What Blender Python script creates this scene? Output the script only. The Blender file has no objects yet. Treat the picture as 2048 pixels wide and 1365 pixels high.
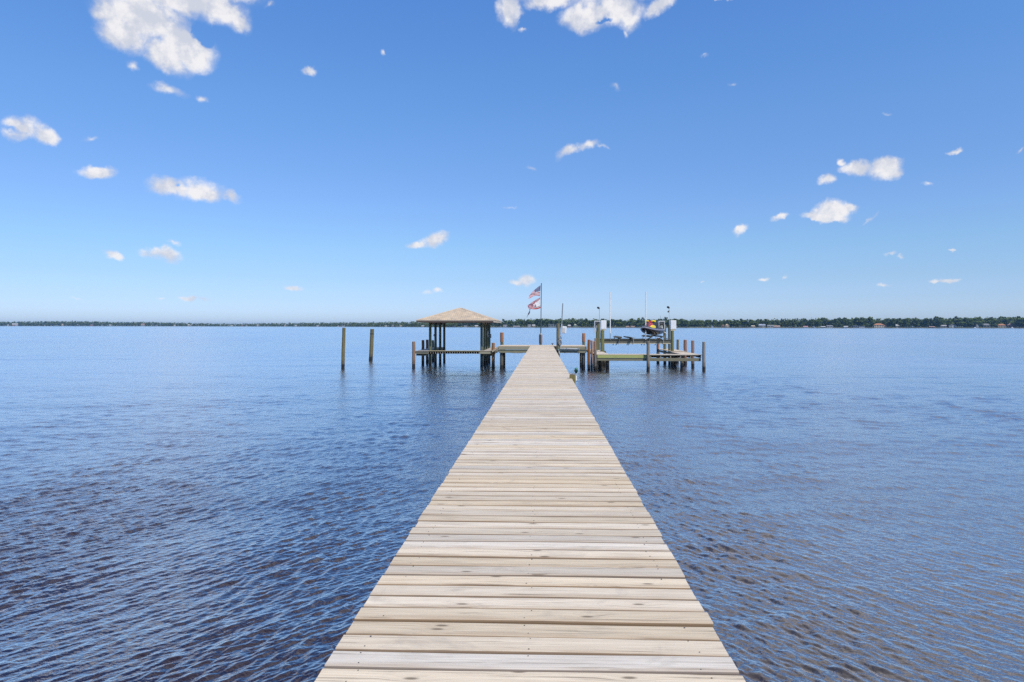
import bpy, math, random
import numpy as np
from mathutils import Vector, Matrix, Euler

random.seed(7)
rng = np.random.default_rng(11)
S = bpy.context.scene
COL = S.collection
R = math.radians

# ------------------------------------------------------------------ camera
F = 1300.0                       # focal length in photograph pixels (2048 wide)
PX, PY = 1045.0, 652.5           # principal point
YAW = math.atan(40 / F)
CZ = 3.26
ROLL = 0.0012
CA, SA = math.cos(YAW), math.sin(YAW)


def XW(px, Y):
    t = (px - PX) / F
    return Y * (t * CA - SA) / (CA + t * SA)


def depth(X, Y):
    return Y * CA - X * SA


def ZW(px, py, Y):
    d = depth(XW(px, Y), Y)
    return CZ - (py - (px - 1024) * ROLL - PY) * d / F


def pt(px, py, Y):
    return Vector((XW(px, Y), Y, ZW(px, py, Y)))


def polar(px, D):
    """ground point seen at column px, D metres ahead of the camera"""
    t = (px - PX) / F
    return Vector((D * (t * CA - SA), D * (CA + t * SA), 0))


cam_d = bpy.data.cameras.new('camera')
cam = bpy.data.objects.new('camera', cam_d)
COL.objects.link(cam)
cam_d.sensor_width = 36
cam_d.lens = F / 2048 * 36
cam_d.shift_x = (1024 - PX) / 2048
cam_d.shift_y = (PY - 682.5) / 2048
cam_d.clip_start = 0.1
cam_d.clip_end = 40000
cam.matrix_world = Matrix.Translation((0, 0, CZ)) @ Matrix.Rotation(YAW, 4, 'Z') @ \
    Matrix.Rotation(R(90), 4, 'X') @ Matrix.Rotation(ROLL, 4, 'Z')
S.camera = cam

# ------------------------------------------------------------------ helpers


def tag(o, label=None, cat=None, group=None, kind=None):
    if label:
        o['label'] = label
    if cat:
        o['category'] = cat
    if group:
        o['group'] = group
    if kind:
        o['kind'] = kind
    return o


def thing(name, loc, label, cat, group=None):
    o = bpy.data.objects.new(name, None)
    o.empty_display_size = 0.3
    COL.objects.link(o)
    o.location = loc
    return tag(o, label, cat, group)


def world_loc(o):
    v = Vector((0, 0, 0))
    while o is not None:
        v += o.location
        o = o.parent
    return v


class MB:
    def __init__(self):
        self.v, self.f, self.r, self.m = [], [], [], []

    def face(self, pts, rnd=None, mi=0):
        n = len(self.v)
        self.v += [tuple(p) for p in pts]
        self.f.append(tuple(range(n, n + len(pts))))
        self.r.append(random.random() if rnd is None else rnd)
        self.m.append(mi)

    def mesh(self, vs, fs, rnd=None, mi=0):
        n = len(self.v)
        self.v += [tuple(p) for p in vs]
        rr = random.random() if rnd is None else rnd
        for f in fs:
            self.f.append(tuple(n + i for i in f))
            self.r.append(rr)
            self.m.append(mi)

    def box(self, c, s, rot=None, rnd=None, bev=0.0, mi=0):
        """box with chamfered long edges when bev > 0"""
        c = Vector(c)
        hx, hy, hz = s[0] / 2, s[1] / 2, s[2] / 2
        if bev <= 0:
            vs = [Vector((x, y, z)) for x in (-hx, hx) for y in (-hy, hy) for z in (-hz, hz)]
            fs = [(0, 1, 3, 2), (4, 6, 7, 5), (0, 4, 5, 1), (2, 3, 7, 6), (0, 2, 6, 4), (1, 5, 7, 3)]
        else:
            b = min(bev, hx * .9, hy * .9, hz * .9)
            vs, fs = [], []
            for sx in (-1, 1):
                for sy in (-1, 1):
                    for sz in (-1, 1):
                        vs += [Vector((sx * (hx - b), sy * (hy - b), sz * hz)), Vector((sx * (hx - b), sy * hy, sz * (hz - b))), Vector((sx * hx, sy * (hy - b), sz * (hz - b)))]

            def ix(sx, sy, sz, k):
                return (((sx > 0) * 2 + (sy > 0)) * 2 + (sz > 0)) * 3 + k
            for s_ in (-1, 1):
                q = [ix(-1, -1, s_, 0), ix(1, -1, s_, 0), ix(1, 1, s_, 0), ix(-1, 1, s_, 0)]
                fs.append(q if s_ > 0 else q[::-1])
                q = [ix(-1, s_, -1, 1), ix(1, s_, -1, 1), ix(1, s_, 1, 1), ix(-1, s_, 1, 1)]
                fs.append(q[::-1] if s_ > 0 else q)
                q = [ix(s_, -1, -1, 2), ix(s_, 1, -1, 2), ix(s_, 1, 1, 2), ix(s_, -1, 1, 2)]
                fs.append(q if s_ > 0 else q[::-1])
            for a in (-1, 1):
                for b_ in (-1, 1):
                    q = [ix(-1, a, b_, 0), ix(1, a, b_, 0), ix(1, a, b_, 1), ix(-1, a, b_, 1)]
                    fs.append(q if a * b_ < 0 else q[::-1])
                    q = [ix(a, -1, b_, 0), ix(a, 1, b_, 0), ix(a, 1, b_, 2), ix(a, -1, b_, 2)]
                    fs.append(q if a * b_ > 0 else q[::-1])
                    q = [ix(a, b_, -1, 1), ix(a, b_, 1, 1), ix(a, b_, 1, 2), ix(a, b_, -1, 2)]
                    fs.append(q if a * b_ < 0 else q[::-1])
            for sx in (-1, 1):
                for sy in (-1, 1):
                    for sz in (-1, 1):
                        q = [ix(sx, sy, sz, 0), ix(sx, sy, sz, 1), ix(sx, sy, sz, 2)]
                        fs.append(q if sx * sy * sz < 0 else q[::-1])
        if rot is not None:
            vs = [rot @ v for v in vs]
        self.mesh([v + c for v in vs], fs, rnd, mi)
        return self

    def bar(self, a, b, w, h, rnd=None, bev=0.0):
        """box from a to b, w wide (sideways) and h deep (towards its own up)"""
        a, b = Vector(a), Vector(b)
        d = b - a
        q = d.to_track_quat('X', 'Z').to_matrix()
        return self.box((a + b) / 2, (d.length, w, h), q, rnd, bev)

    def tube(self, pts, rad, n=10, rnd=None, cap=True):
        pts = [Vector(p) for p in pts]
        if not isinstance(rad, (list, tuple)):
            rad = [rad] * len(pts)
        vs, fs = [], []
        u = None
        for i, p in enumerate(pts):
            d = (pts[min(i + 1, len(pts) - 1)] - pts[max(i - 1, 0)]).normalized()
            if u is None:
                u = (Vector((1, 0, 0)) if abs(d.x) < .7 else Vector((0, 1, 0)))
            u = (u - d * u.dot(d)).normalized()
            w = d.cross(u)
            for k in range(n):
                a = 2 * math.pi * k / n
                vs.append(p + u * (math.cos(a) * rad[i]) + w * (math.sin(a) * rad[i]))
        for i in range(len(pts) - 1):
            for k in range(n):
                fs.append((i * n + k, i * n + (k + 1) % n, (i + 1) * n + (k + 1) % n, (i + 1) * n + k))
        if cap:
            fs.append(tuple(range(n))[::-1])
            fs.append(tuple((len(pts) - 1) * n + k for k in range(n)))
        self.mesh(vs, fs, rnd)
        return self

    def build(self, name, mat, parent=None, smooth=35, origin=None):
        me = bpy.data.meshes.new(name)
        o = bpy.data.objects.new(name, me)
        COL.objects.link(o)
        if parent is not None:
            off = world_loc(parent)
            o.parent = parent
        else:
            off = Vector(origin) if origin is not None else Vector((0, 0, 0))
            o.location = off
        me.from_pydata([(x - off.x, y - off.y, z - off.z) for x, y, z in self.v], [], self.f)
        mats = mat if isinstance(mat, (list, tuple)) else [mat]
        for m_ in mats:
            me.materials.append(m_)
        a = me.attributes.new('rnd', 'FLOAT', 'FACE')
        a.data.foreach_set('value', np.array(self.r, dtype=np.float32))
        if len(mats) > 1:
            me.polygons.foreach_set('material_index', np.array(self.m, dtype=np.int32))
        if smooth:
            me.polygons.foreach_set('use_smooth', np.ones(len(self.f), dtype=bool))
            me.set_sharp_from_angle(angle=R(smooth))
        me.update()
        return o


# ------------------------------------------------------------------ materials
class NT:
    def __init__(self, name, world=False):
        if world:
            self.nt = name.node_tree
        else:
            self.m = bpy.data.materials.new(name)
            self.m.use_nodes = True
            self.nt = self.m.node_tree
        self.nt.nodes.clear()

    def n(self, t, ins=None, **kw):
        nd = self.nt.nodes.new(t)
        for k, v in kw.items():
            setattr(nd, k, v)
        for k, v in (ins or {}).items():
            s = nd.inputs[k]
            if isinstance(v, bpy.types.NodeSocket):
                self.nt.links.new(v, s)
            elif isinstance(v, bpy.types.Node):
                self.nt.links.new(v.outputs[0], s)
            else:
                s.default_value = v
        return nd

    def math(self, op, a, b=None, c=None, clamp=False):
        i = {0: a}
        if b is not None:
            i[1] = b
        if c is not None:
            i[2] = c
        return self.n('ShaderNodeMath', i, operation=op, use_clamp=clamp).outputs[0]

    def vmath(self, op, a, b=None, scale=None):
        i = {0: a}
        if b is not None:
            i[1] = b
        nd = self.n('ShaderNodeVectorMath', i, operation=op)
        if scale is not None:
            if isinstance(scale, (int, float)):
                nd.inputs['Scale'].default_value = scale
            else:
                self.nt.links.new(scale, nd.inputs['Scale'])
        return nd.outputs[1] if op in ('LENGTH', 'DOT_PRODUCT', 'DISTANCE') else nd.outputs[0]

    def noise(self, vec, scale=5.0, detail=3.0, rough=0.5, dist=0.0):
        return self.n('ShaderNodeTexNoise', {'Vector': vec, 'Scale': scale, 'Detail': detail, 'Roughness': rough, 'Distortion': dist}).outputs[0]

    def map(self, v, a, b, c=0.0, d=1.0, kind='LINEAR'):
        return self.n('ShaderNodeMapRange', {0: v, 1: a, 2: b, 3: c, 4: d}, interpolation_type=kind).outputs[0]

    def mix(self, f, a, b, mode='MIX'):
        nd = self.n('ShaderNodeMix', data_type='RGBA', blend_type=mode)
        for k, v in ((0, f), (6, a), (7, b)):
            if isinstance(v, bpy.types.NodeSocket):
                self.nt.links.new(v, nd.inputs[k])
            elif k == 0:
                nd.inputs[0].default_value = v
            else:
                nd.inputs[k].default_value = tuple(v) + ((1,) if len(v) == 3 else ())
        return nd.outputs[2]

    def out(self, col, rough=0.7, normal=None, **extra):
        i = {'Roughness': rough}
        if normal is not None:
            i['Normal'] = normal
        for k, v in extra.items():
            i[k.replace('_', ' ')] = v
        p = self.n('ShaderNodeBsdfPrincipled', i)
        if isinstance(col, bpy.types.NodeSocket):
            self.nt.links.new(col, p.inputs['Base Color'])
        else:
            p.inputs['Base Color'].default_value = tuple(col) + (1,)
        self.n('ShaderNodeOutputMaterial', {'Surface': p.outputs[0]})
        return self.m


def wood(name, light, dark, axis=0, knots=0.0, pitch=None, wet=False, rough=0.78, algae=None, contrast=1.0, fine=70.0):
    t = NT(name)
    geo = t.n('ShaderNodeNewGeometry').outputs['Position']
    rnd = t.n('ShaderNodeAttribute', attribute_name='rnd', attribute_type='GEOMETRY').outputs['Fac']
    off = t.n('ShaderNodeCombineXYZ', {0: t.math('MULTIPLY', rnd, 61.0), 1: t.math('MULTIPLY', rnd, 37.0), 2: t.math('MULTIPLY', rnd, 23.0)})
    p = t.vmath('ADD', geo, off.outputs[0])
    along, mid, fin = [1.0] * 3, [1.0] * 3, [1.0] * 3
    for k in range(3):
        along[k] = 0.9 if k == axis else 6.0
        mid[k] = 2.6 if k == axis else 34.0
        fin[k] = 3.2 if k == axis else fine * 2.2
    # knots bend the grain around them
    kn = None
    if knots > 0:
        oth = 1 if axis == 0 else 0
        ps = t.n('ShaderNodeSeparateXYZ', {0: p})
        kp = t.n('ShaderNodeCombineXYZ', {0: t.math('MULTIPLY', ps.outputs[axis], 2.3), 1: t.math('MULTIPLY', ps.outputs[oth], 7.5), 2: 0.0}).outputs[0]
        kd = t.n('ShaderNodeTexVoronoi', {'Vector': kp, 'Scale': 1.0, 'Randomness': 0.9}, feature='F1', voronoi_dimensions='2D')
        pick = t.math('GREATER_THAN', t.n('ShaderNodeSeparateColor', {0: kd.outputs['Color']}).outputs[0], 1 - knots)
        near = t.math('MULTIPLY', t.map(kd.outputs['Distance'], 0.04, 0.36, 1, 0, 'SMOOTHSTEP'), pick)
        core = t.math('MULTIPLY', t.map(kd.outputs['Distance'], 0.03, 0.10, 1, 0, 'SMOOTHSTEP'), pick)
        sh = [0.0] * 3
        sh[oth] = 0.022
        p = t.vmath('ADD', p, t.vmath('SCALE', tuple(sh), scale=near))
        kn = core
    n1 = t.noise(t.vmath('MULTIPLY', p, tuple(fin)), 1.0, 4, 0.62)
    n2 = t.noise(t.vmath('MULTIPLY', p, tuple(mid)), 1.0, 4, 0.6, 0.5)
    n3 = t.noise(t.vmath('MULTIPLY', p, tuple(along)), 1.0, 3, 0.6)
    n4 = t.noise(t.vmath('MULTIPLY', p, tuple(1.7 if k == axis else fine * 1.35 for k in range(3))), 1.0, 2, 0.5, 0.2)
    streak = t.map(n1, 0.38, 0.70, 0, 1)
    crack = t.math('MULTIPLY', t.map(n4, 0.59, 0.65, 0, 1, 'SMOOTHSTEP'), t.map(n2, 0.42, 0.6, 0, 1))
    f = t.math('ADD', t.math('MULTIPLY', streak, 0.42 * contrast), t.math('MULTIPLY', t.map(n3, .35, .75, 0, 1), 0.22 * contrast))
    f = t.math('ADD', f, t.math('MULTIPLY', t.map(n2, .4, .75, 0, 1), 0.20 * contrast), clamp=True)
    c = t.mix(f, light, dark)
    tone = t.map(rnd, 0, 1, 0.82, 1.12)
    hsv = t.n('ShaderNodeHueSaturation', {'Color': c, 'Value': tone, 'Saturation': t.map(t.math('FRACT', t.math('MULTIPLY', rnd, 7.3)), 0, 1, 0.7, 1.25)})
    c = hsv.outputs[0]
    c = t.mix(t.math('MULTIPLY', crack, min(1.0, 0.6 * contrast)), c, tuple(x * .42 for x in dark))
    if pitch:
        st = t.noise(t.vmath('MULTIPLY', geo, (2.2, 3.0, 1)), 1.0, 5, 0.65, 0.6)
        c = t.mix(t.map(st, .54, .74, 0, .38, 'SMOOTHSTEP'), c, (0.25, 0.215, 0.18))
        yv = t.n('ShaderNodeSeparateXYZ', {0: geo}).outputs[1]
        v = t.math('FRACT', t.math('MULTIPLY_ADD', yv, 1 / pitch[0], pitch[1]))
        wear = t.math('MULTIPLY', t.map(t.math('ADD', v, t.math('MULTIPLY_ADD', n3, 0.9, -0.45)), 0.02, 0.34, 1, 0, 'SMOOTHSTEP'), t.map(n2, .25, .6, .35, 1))
        c = t.mix(t.math('MULTIPLY', wear, 0.62), c, (0.35, 0.25, 0.16))
        c = t.mix(t.math('MULTIPLY', t.math('MULTIPLY', wear, crack), 0.6), c, (0.10, 0.07, 0.045))
    if kn is not None:
        c = t.mix(t.math('MULTIPLY', near, 0.16), c, dark)
        c = t.mix(t.math('MULTIPLY', kn, 0.8), c, (0.11, 0.075, 0.045))
    z = t.n('ShaderNodeSeparateXYZ', {0: geo}).outputs[2]
    if algae is not None:
        g = t.map(t.math('ADD', z, t.math('MULTIPLY', n2, 0.9)), algae[0], algae[1], 1, 0, 'SMOOTHSTEP')
        c = t.mix(t.math('MULTIPLY', g, 0.75), c, (0.085, 0.095, 0.035))
    if wet:
        nz = t.noise(t.vmath('MULTIPLY', geo, (6, 6, 3)), 1.0, 3)
        zz = t.math('ADD', z, t.math('MULTIPLY', nz, -0.35))
        barn = t.map(zz, 0.36, 0.52, 1, 0, 'SMOOTHSTEP')
        c = t.mix(t.math('MULTIPLY', barn, 0.6), c, (0.11, 0.08, 0.055))
        w = t.map(zz, 0.14, 0.24, 1, 0, 'SMOOTHSTEP')
        c = t.mix(t.math('MULTIPLY', w, 0.93), c, (0.012, 0.010, 0.008))
    bump = t.n('ShaderNodeBump', {'Height': t.math('ADD', t.math('MULTIPLY', streak, -0.5), t.math('MULTIPLY', crack, -1.0)), 'Strength': 0.35, 'Distance': 0.004})
    return t.out(c, rough, bump.outputs[0])


def paint(name, col, rough=0.5, var=0.12, scale=3.0, metallic=0.0, dirt=None):
    t = NT(name)
    geo = t.n('ShaderNodeNewGeometry').outputs['Position']
    n = t.noise(geo, scale, 5, 0.6)
    c = t.mix(1.0, col, t.mix(n, (1 - var,) * 3, (1 + var,) * 3), 'MULTIPLY')
    if dirt:
        n2 = t.noise(t.vmath('MULTIPLY', geo, (9, 9, 2)), 1.0, 4, 0.6)
        c = t.mix(t.map(n2, 0.55, 0.8, 0, 0.6), c, dirt)
    return t.out(c, rough, Metallic=metallic)


M = {}
M['deck'] = wood('weathered_deck_boards', (0.69, 0.59, 0.455), (0.37, 0.285, 0.20), 0, 0.22, pitch=(0.146, -2.683 / 0.146), contrast=1.0)
M['deck_edge'] = wood('brown_shaded_board_edge', (0.27, 0.185, 0.115), (0.12, 0.08, 0.05), 0, 0, contrast=.8)  # brown edge wood, with the shade between boards put into its colour
M['deck_y'] = wood('weathered_deck_boards_lengthwise', (0.62, 0.53, 0.42), (0.34, 0.25, 0.17), 1, 0.1)
M['deck_shade'] = wood('grey_shaded_boards', (0.50, 0.44, 0.37), (0.26, 0.21, 0.16), 0, 0.2)  # grey deck boards, darkened for the shade under the boathouse roof
M['rim'] = wood('treated_rim_board', (0.42, 0.37, 0.22), (0.22, 0.19, 0.10), 0, 0.3)
M['rim_green'] = wood('new_treated_rim_board', (0.46, 0.47, 0.22), (0.28, 0.28, 0.12), 0, 0.2)
M['beam'] = wood('aged_treated_beam', (0.30, 0.27, 0.17), (0.12, 0.105, 0.06), 0, 0.2)
M['beam_y'] = wood('aged_treated_beam_lengthwise', (0.30, 0.27, 0.18), (0.13, 0.11, 0.07), 1, 0.2)
M['joist'] = wood('joist_end_wood', (0.46, 0.40, 0.28), (0.25, 0.2, 0.13), 1, 0)
M['pile_green'] = wood('green_treated_piling', (0.235, 0.23, 0.10), (0.075, 0.08, 0.03), 2, 0.2, wet=True, algae=(0.3, 2.2), contrast=1.5)
M['pile_olive'] = wood('olive_weathered_piling', (0.28, 0.235, 0.11), (0.10, 0.08, 0.035), 2, 0.2, wet=True, algae=(-1, 1.3), contrast=1.4)
M['pile_grey'] = wood('grey_weathered_piling', (0.36, 0.31, 0.245), (0.13, 0.105, 0.08), 2, 0.1, wet=True, algae=(-1.5, .5), contrast=1.4)
M['pile_brown'] = wood('red_brown_piling', (0.32, 0.14, 0.068), (0.15, 0.065, 0.034), 2, 0.0, wet=True, contrast=.8)
M['pile_tan'] = wood('tan_brown_piling', (0.38, 0.20, 0.09), (0.17, 0.08, 0.037), 2, 0.1, wet=True)
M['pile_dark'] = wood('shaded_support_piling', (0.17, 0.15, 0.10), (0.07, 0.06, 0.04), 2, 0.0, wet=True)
M['column'] = wood('green_column_timber', (0.15, 0.165, 0.08), (0.06, 0.072, 0.035), 2, 0.1, wet=True, algae=(0, 3.5))
M['wrap'] = paint('brown_plastic_wrap', (0.36, 0.155, 0.07), 0.55, 0.25, 4.0, dirt=(0.2, 0.09, .05))
M['fascia'] = wood('brown_fascia', (0.19, 0.115, 0.07), (0.09, 0.05, 0.03), 0, 0)
M['fascia_light'] = wood('pale_fascia', (0.60, 0.50, 0.36), (0.42, 0.33, 0.22), 1, 0)
M['drip'] = paint('metal_drip_edge', (0.55, 0.47, 0.36), 0.5)
M['soffit'] = wood('dark_soffit', (0.16, 0.13, 0.10), (0.09, 0.07, 0.05), 1, 0)
M['white'] = paint('white_plastic', (0.86, 0.84, 0.80), 0.45, 0.06, 5.0, dirt=(0.55, 0.5, 0.42))
M['pvc'] = paint('white_pvc', (0.88, 0.85, 0.77), 0.4, 0.05, 3.0)
M['grey'] = paint('grey_pvc', (0.26, 0.29, 0.30), 0.5, 0.1, 4.0)
M['grey_light'] = paint('pale_grey_pvc', (0.52, 0.53, 0.53), 0.5, 0.1, 4.0)
M['steel'] = paint('dull_galvanised_steel', (0.33, 0.32, 0.27), 0.5, 0.2, 6.0, metallic=0.3)
M['lift'] = paint('weathered_aluminium_beam', (0.14, 0.13, 0.09), 0.55, 0.35, 5.0, metallic=0.2)
M['flange'] = paint('pale_beam_flange', (0.60, 0.51, 0.33), 0.6, 0.2, 5.0)
M['black'] = paint('black_rubber', (0.018, 0.018, 0.02), 0.5, 0.3, 6.0)
M['carpet'] = paint('olive_bunk_carpet', (0.085, 0.078, 0.05), 0.9, 0.4, 8.0)
M['pole'] = paint('dark_green_pole', (0.045, 0.075, 0.08), 0.35, 0.1, 4.0)
M['rope'] = paint('pale_rope', (0.42, 0.38, 0.31), 0.9, 0.3, 30.0)
M['green'] = paint('green_plastic', (0.02, 0.16, 0.09), 0.4, 0.2, 9.0)
M['ski_dark'] = paint('charcoal_gel_coat', (0.035, 0.035, 0.04), 0.22, 0.1, 3.0)
M['ski_grey'] = paint('grey_gel_coat', (0.24, 0.23, 0.27), 0.25, 0.15, 3.0)
M['ski_brown'] = paint('faded_hull_side', (0.20, 0.14, 0.11), 0.35, 0.2, 3.0)
M['yellow'] = paint('yellow_gel_coat', (0.85, 0.62, 0.01), 0.25, 0.05, 3.0)
M['red'] = paint('red_gel_coat', (0.42, 0.02, 0.035), 0.25, 0.1, 3.0)
M['screw'] = paint('rusty_screw', (0.055, 0.04, 0.03), 0.6)


def shingle_mat():
    t = NT('tan_roof_shingles')
    geo = t.n('ShaderNodeNewGeometry')
    p = geo.outputs['Position']
    nrm = t.n('ShaderNodeSeparateXYZ', {0: geo.outputs['Normal']})
    sx = t.n('ShaderNodeSeparateXYZ', {0: p})
    side = t.math('GREATER_THAN', t.math('ABSOLUTE', nrm.outputs[0]), t.math('ABSOLUTE', nrm.outputs[1]))
    u = t.n('ShaderNodeMix', {0: side, 2: sx.outputs[0], 3: sx.outputs[1]}, data_type='FLOAT').outputs[0]
    uv = t.n('ShaderNodeCombineXYZ', {0: u, 1: t.math('MULTIPLY', sx.outputs[2], 3.1), 2: 0.0}).outputs[0]
    b = t.n('ShaderNodeTexBrick', {'Vector': uv, 'Color1': (0.63, 0.505, 0.355, 1), 'Color2': (0.48, 0.385, 0.27, 1), 'Mortar': (0.34, 0.26, 0.185, 1), 'Scale': 1.0,
                                  'Mortar Size': 0.02, 'Mortar Smooth': 0.3, 'Bias': 0.1, 'Brick Width': 0.32, 'Row Height': 0.14})
    n = t.noise(p, 2.2, 4, 0.6)
    n2 = t.noise(p, 60, 2, 0.5)
    c = t.mix(1.0, b.outputs['Color'], t.mix(t.map(n, .3, .7), (0.72, 0.74, 0.78), (1.25, 1.18, 1.1)), 'MULTIPLY')
    c = t.mix(1.0, c, t.mix(n2, (0.8, .8, .8), (1.2, 1.2, 1.2)), 'MULTIPLY')
    bump = t.n('ShaderNodeBump', {'Height': b.outputs['Fac'], 'Strength': 0.5, 'Distance': -0.02})
    return t.out(c, 0.9, bump.outputs[0])


M['shingle'] = shingle_mat()


def vcol_mat(name, rough=0.8, trans=0.0):
    t = NT(name)
    c = t.n('ShaderNodeAttribute', attribute_name='col', attribute_type='GEOMETRY').outputs['Color']
    if trans:
        d = t.n('ShaderNodeBsdfDiffuse', {'Color': c})
        tr = t.n('ShaderNodeBsdfTranslucent', {'Color': c})
        mx = t.n('ShaderNodeMixShader', {0: trans, 1: d.outputs[0], 2: tr.outputs[0]})
        t.n('ShaderNodeOutputMaterial', {'Surface': mx.outputs[0]})
        return t.m
    return t.out(c, rough)


M['cloth'] = vcol_mat('flag_cloth', trans=0.3)


def foliage_mat(name, a, b, c_):
    t = NT(name)
    rnd = t.n('ShaderNodeAttribute', attribute_name='rnd', attribute_type='GEOMETRY').outputs['Fac']
    ob = t.n('ShaderNodeObjectInfo').outputs['Random']
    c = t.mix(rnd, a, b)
    c = t.mix(t.map(ob, 0.2, 1.0, 0, 0.75), c, c_)
    d = t.n('ShaderNodeBsdfDiffuse', {'Color': c})
    tr = t.n('ShaderNodeBsdfTranslucent', {'Color': c})
    mx = t.n('ShaderNodeMixShader', {0: 0.25, 1: d.outputs[0], 2: tr.outputs[0]})
    t.n('ShaderNodeOutputMaterial', {'Surface': mx.outputs[0]})
    return t.m


M['leaf'] = foliage_mat('broadleaf_foliage', (0.075, 0.115, 0.026), (0.22, 0.265, 0.06), (0.12, 0.155, 0.055))
M['leaf_light'] = foliage_mat('pale_foliage', (0.075, 0.12, 0.028), (0.19, 0.23, 0.06), (0.12, 0.15, 0.06))
M['needle'] = foliage_mat('pine_foliage', (0.055, 0.09, 0.028), (0.14, 0.185, 0.05), (0.08, 0.11, 0.045))
M['wood_mass'] = foliage_mat('woodland_foliage', (0.07, 0.105, 0.026), (0.20, 0.245, 0.06), (0.12, 0.15, 0.05))
M['understory'] = foliage_mat('understory_foliage', (0.03, 0.045, 0.016), (0.08, 0.10, 0.03), (0.05, 0.065, 0.025))
M['bark'] = paint('grey_bark', (0.16, 0.135, 0.11), 0.9, 0.3, 1.0)


def ground_mat():
    t = NT('shore_ground')
    p = t.n('ShaderNodeNewGeometry').outputs['Position']
    n = t.noise(p, 0.02, 4, 0.6)
    n2 = t.noise(p, 0.3, 3, 0.6)
    c = t.mix(t.map(n, 0.45, 0.62, 0, 1), (0.07, 0.095, 0.028), (0.24, 0.23, 0.08))
    c = t.mix(t.map(n2, .5, .8, 0, .6), c, (0.26, 0.21, 0.14))
    return t.out(c, 0.95)


M['ground'] = ground_mat()


def water_mat():
    t = NT('lake_water')
    p = t.n('ShaderNodeNewGeometry').outputs['Position']
    rg = t.n('ShaderNodeAttribute', attribute_name='rough', attribute_type='GEOMETRY').outputs['Fac']
    fade = t.n('ShaderNodeAttribute', attribute_name='near', attribute_type='GEOMETRY').outputs['Fac']
    n1 = t.noise(t.vmath('MULTIPLY', p, (9, 13, 1)), 1.0, 3, 0.55, 0.3)
    n2 = t.noise(t.vmath('MULTIPLY', p, (26, 34, 1)), 1.0, 2, 0.5)
    h = t.math('ADD', n1, t.math('MULTIPLY', n2, 0.22))
    n4 = t.noise(t.vmath('MULTIPLY', p, (1.6, 2.6, 1)), 1.0, 4, 0.62, 0.4)
    n6 = t.noise(t.vmath('MULTIPLY', p, (3.4, 1.25, 1)), 1.0, 2, 0.5, 0.5)
    far = t.n('ShaderNodeAttribute', attribute_name='far', attribute_type='GEOMETRY').outputs['Fac']
    hh = t.math('ADD', t.math('MULTIPLY', t.math('MULTIPLY', h, fade), 0.026), t.math('MULTIPLY', t.math('MULTIPLY_ADD', n6, 0.9, n4), t.math('MULTIPLY', far, 0.075)))
    bump = t.n('ShaderNodeBump', {'Height': hh, 'Strength': 1.0, 'Distance': 1.0})
    n3 = t.noise(t.vmath('MULTIPLY', p, (0.03, 0.012, 1)), 1.0, 4, 0.6)
    rough = t.math('MULTIPLY', rg, t.map(n3, 0.3, 0.7, 0.7, 1.25))
    face = t.n('ShaderNodeLayerWeight', {'Blend': 0.5, 'Normal': bump.outputs[0]}).outputs['Facing']
    fr = t.math('MULTIPLY_ADD', t.math('POWER', face, 2.6), 1.45, 0.010, clamp=True)
    # grey-brown body colour on the near right, near-black elsewhere
    sp = t.n('ShaderNodeSeparateXYZ', {0: p})
    n5 = t.noise(t.vmath('MULTIPLY', p, (0.5, 0.5, 1)), 1.0, 4, 0.6)
    xs = t.math('MULTIPLY_ADD', t.math('SUBTRACT', n5, 0.5), 5.0, sp.outputs[0])
    near_right = t.math('MULTIPLY', t.map(xs, 0.0, 3.5, 0, 1, 'SMOOTHSTEP'), t.map(sp.outputs[1], 30, 9, 0, 1, 'SMOOTHSTEP'))
    body = t.mix(near_right, (0.011, 0.008, 0.022), (0.056, 0.050, 0.054))
    d = t.n('ShaderNodeBsdfDiffuse', {'Color': body, 'Normal': bump.outputs[0]})
    gl = t.n('ShaderNodeBsdfGlossy', {'Color': t.mix(t.map(face, .4, .85), (1.04, .95, .86), (1.0, .99, .975)), 'Roughness': rough, 'Normal': bump.outputs[0]})
    mx = t.n('ShaderNodeMixShader', {0: fr, 1: d.outputs[0], 2: gl.outputs[0]})
    t.n('ShaderNodeOutputMaterial', {'Surface': mx.outputs[0]})
    return t.m


M['water'] = water_mat()

# ------------------------------------------------------------------ world: sky, clouds, sun
SUN_EL, SUN_AZ = R(53), R(141)     # azimuth clockwise from +Y (the way the dock runs)
sun_dir = Vector((math.sin(SUN_AZ) * math.cos(SUN_EL), math.cos(SUN_AZ) * math.cos(SUN_EL), math.sin(SUN_EL)))
sl = bpy.data.lights.new('sun', 'SUN')
sl.energy = 3.7
sl.angle = R(0.55)
sl.color = (1.0, 0.955, 0.88)
so = bpy.data.objects.new('sun', sl)
COL.objects.link(so)
so.rotation_euler = sun_dir.to_track_quat('Z', 'Y').to_euler()
so.location = (40, -20, 60)

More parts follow.
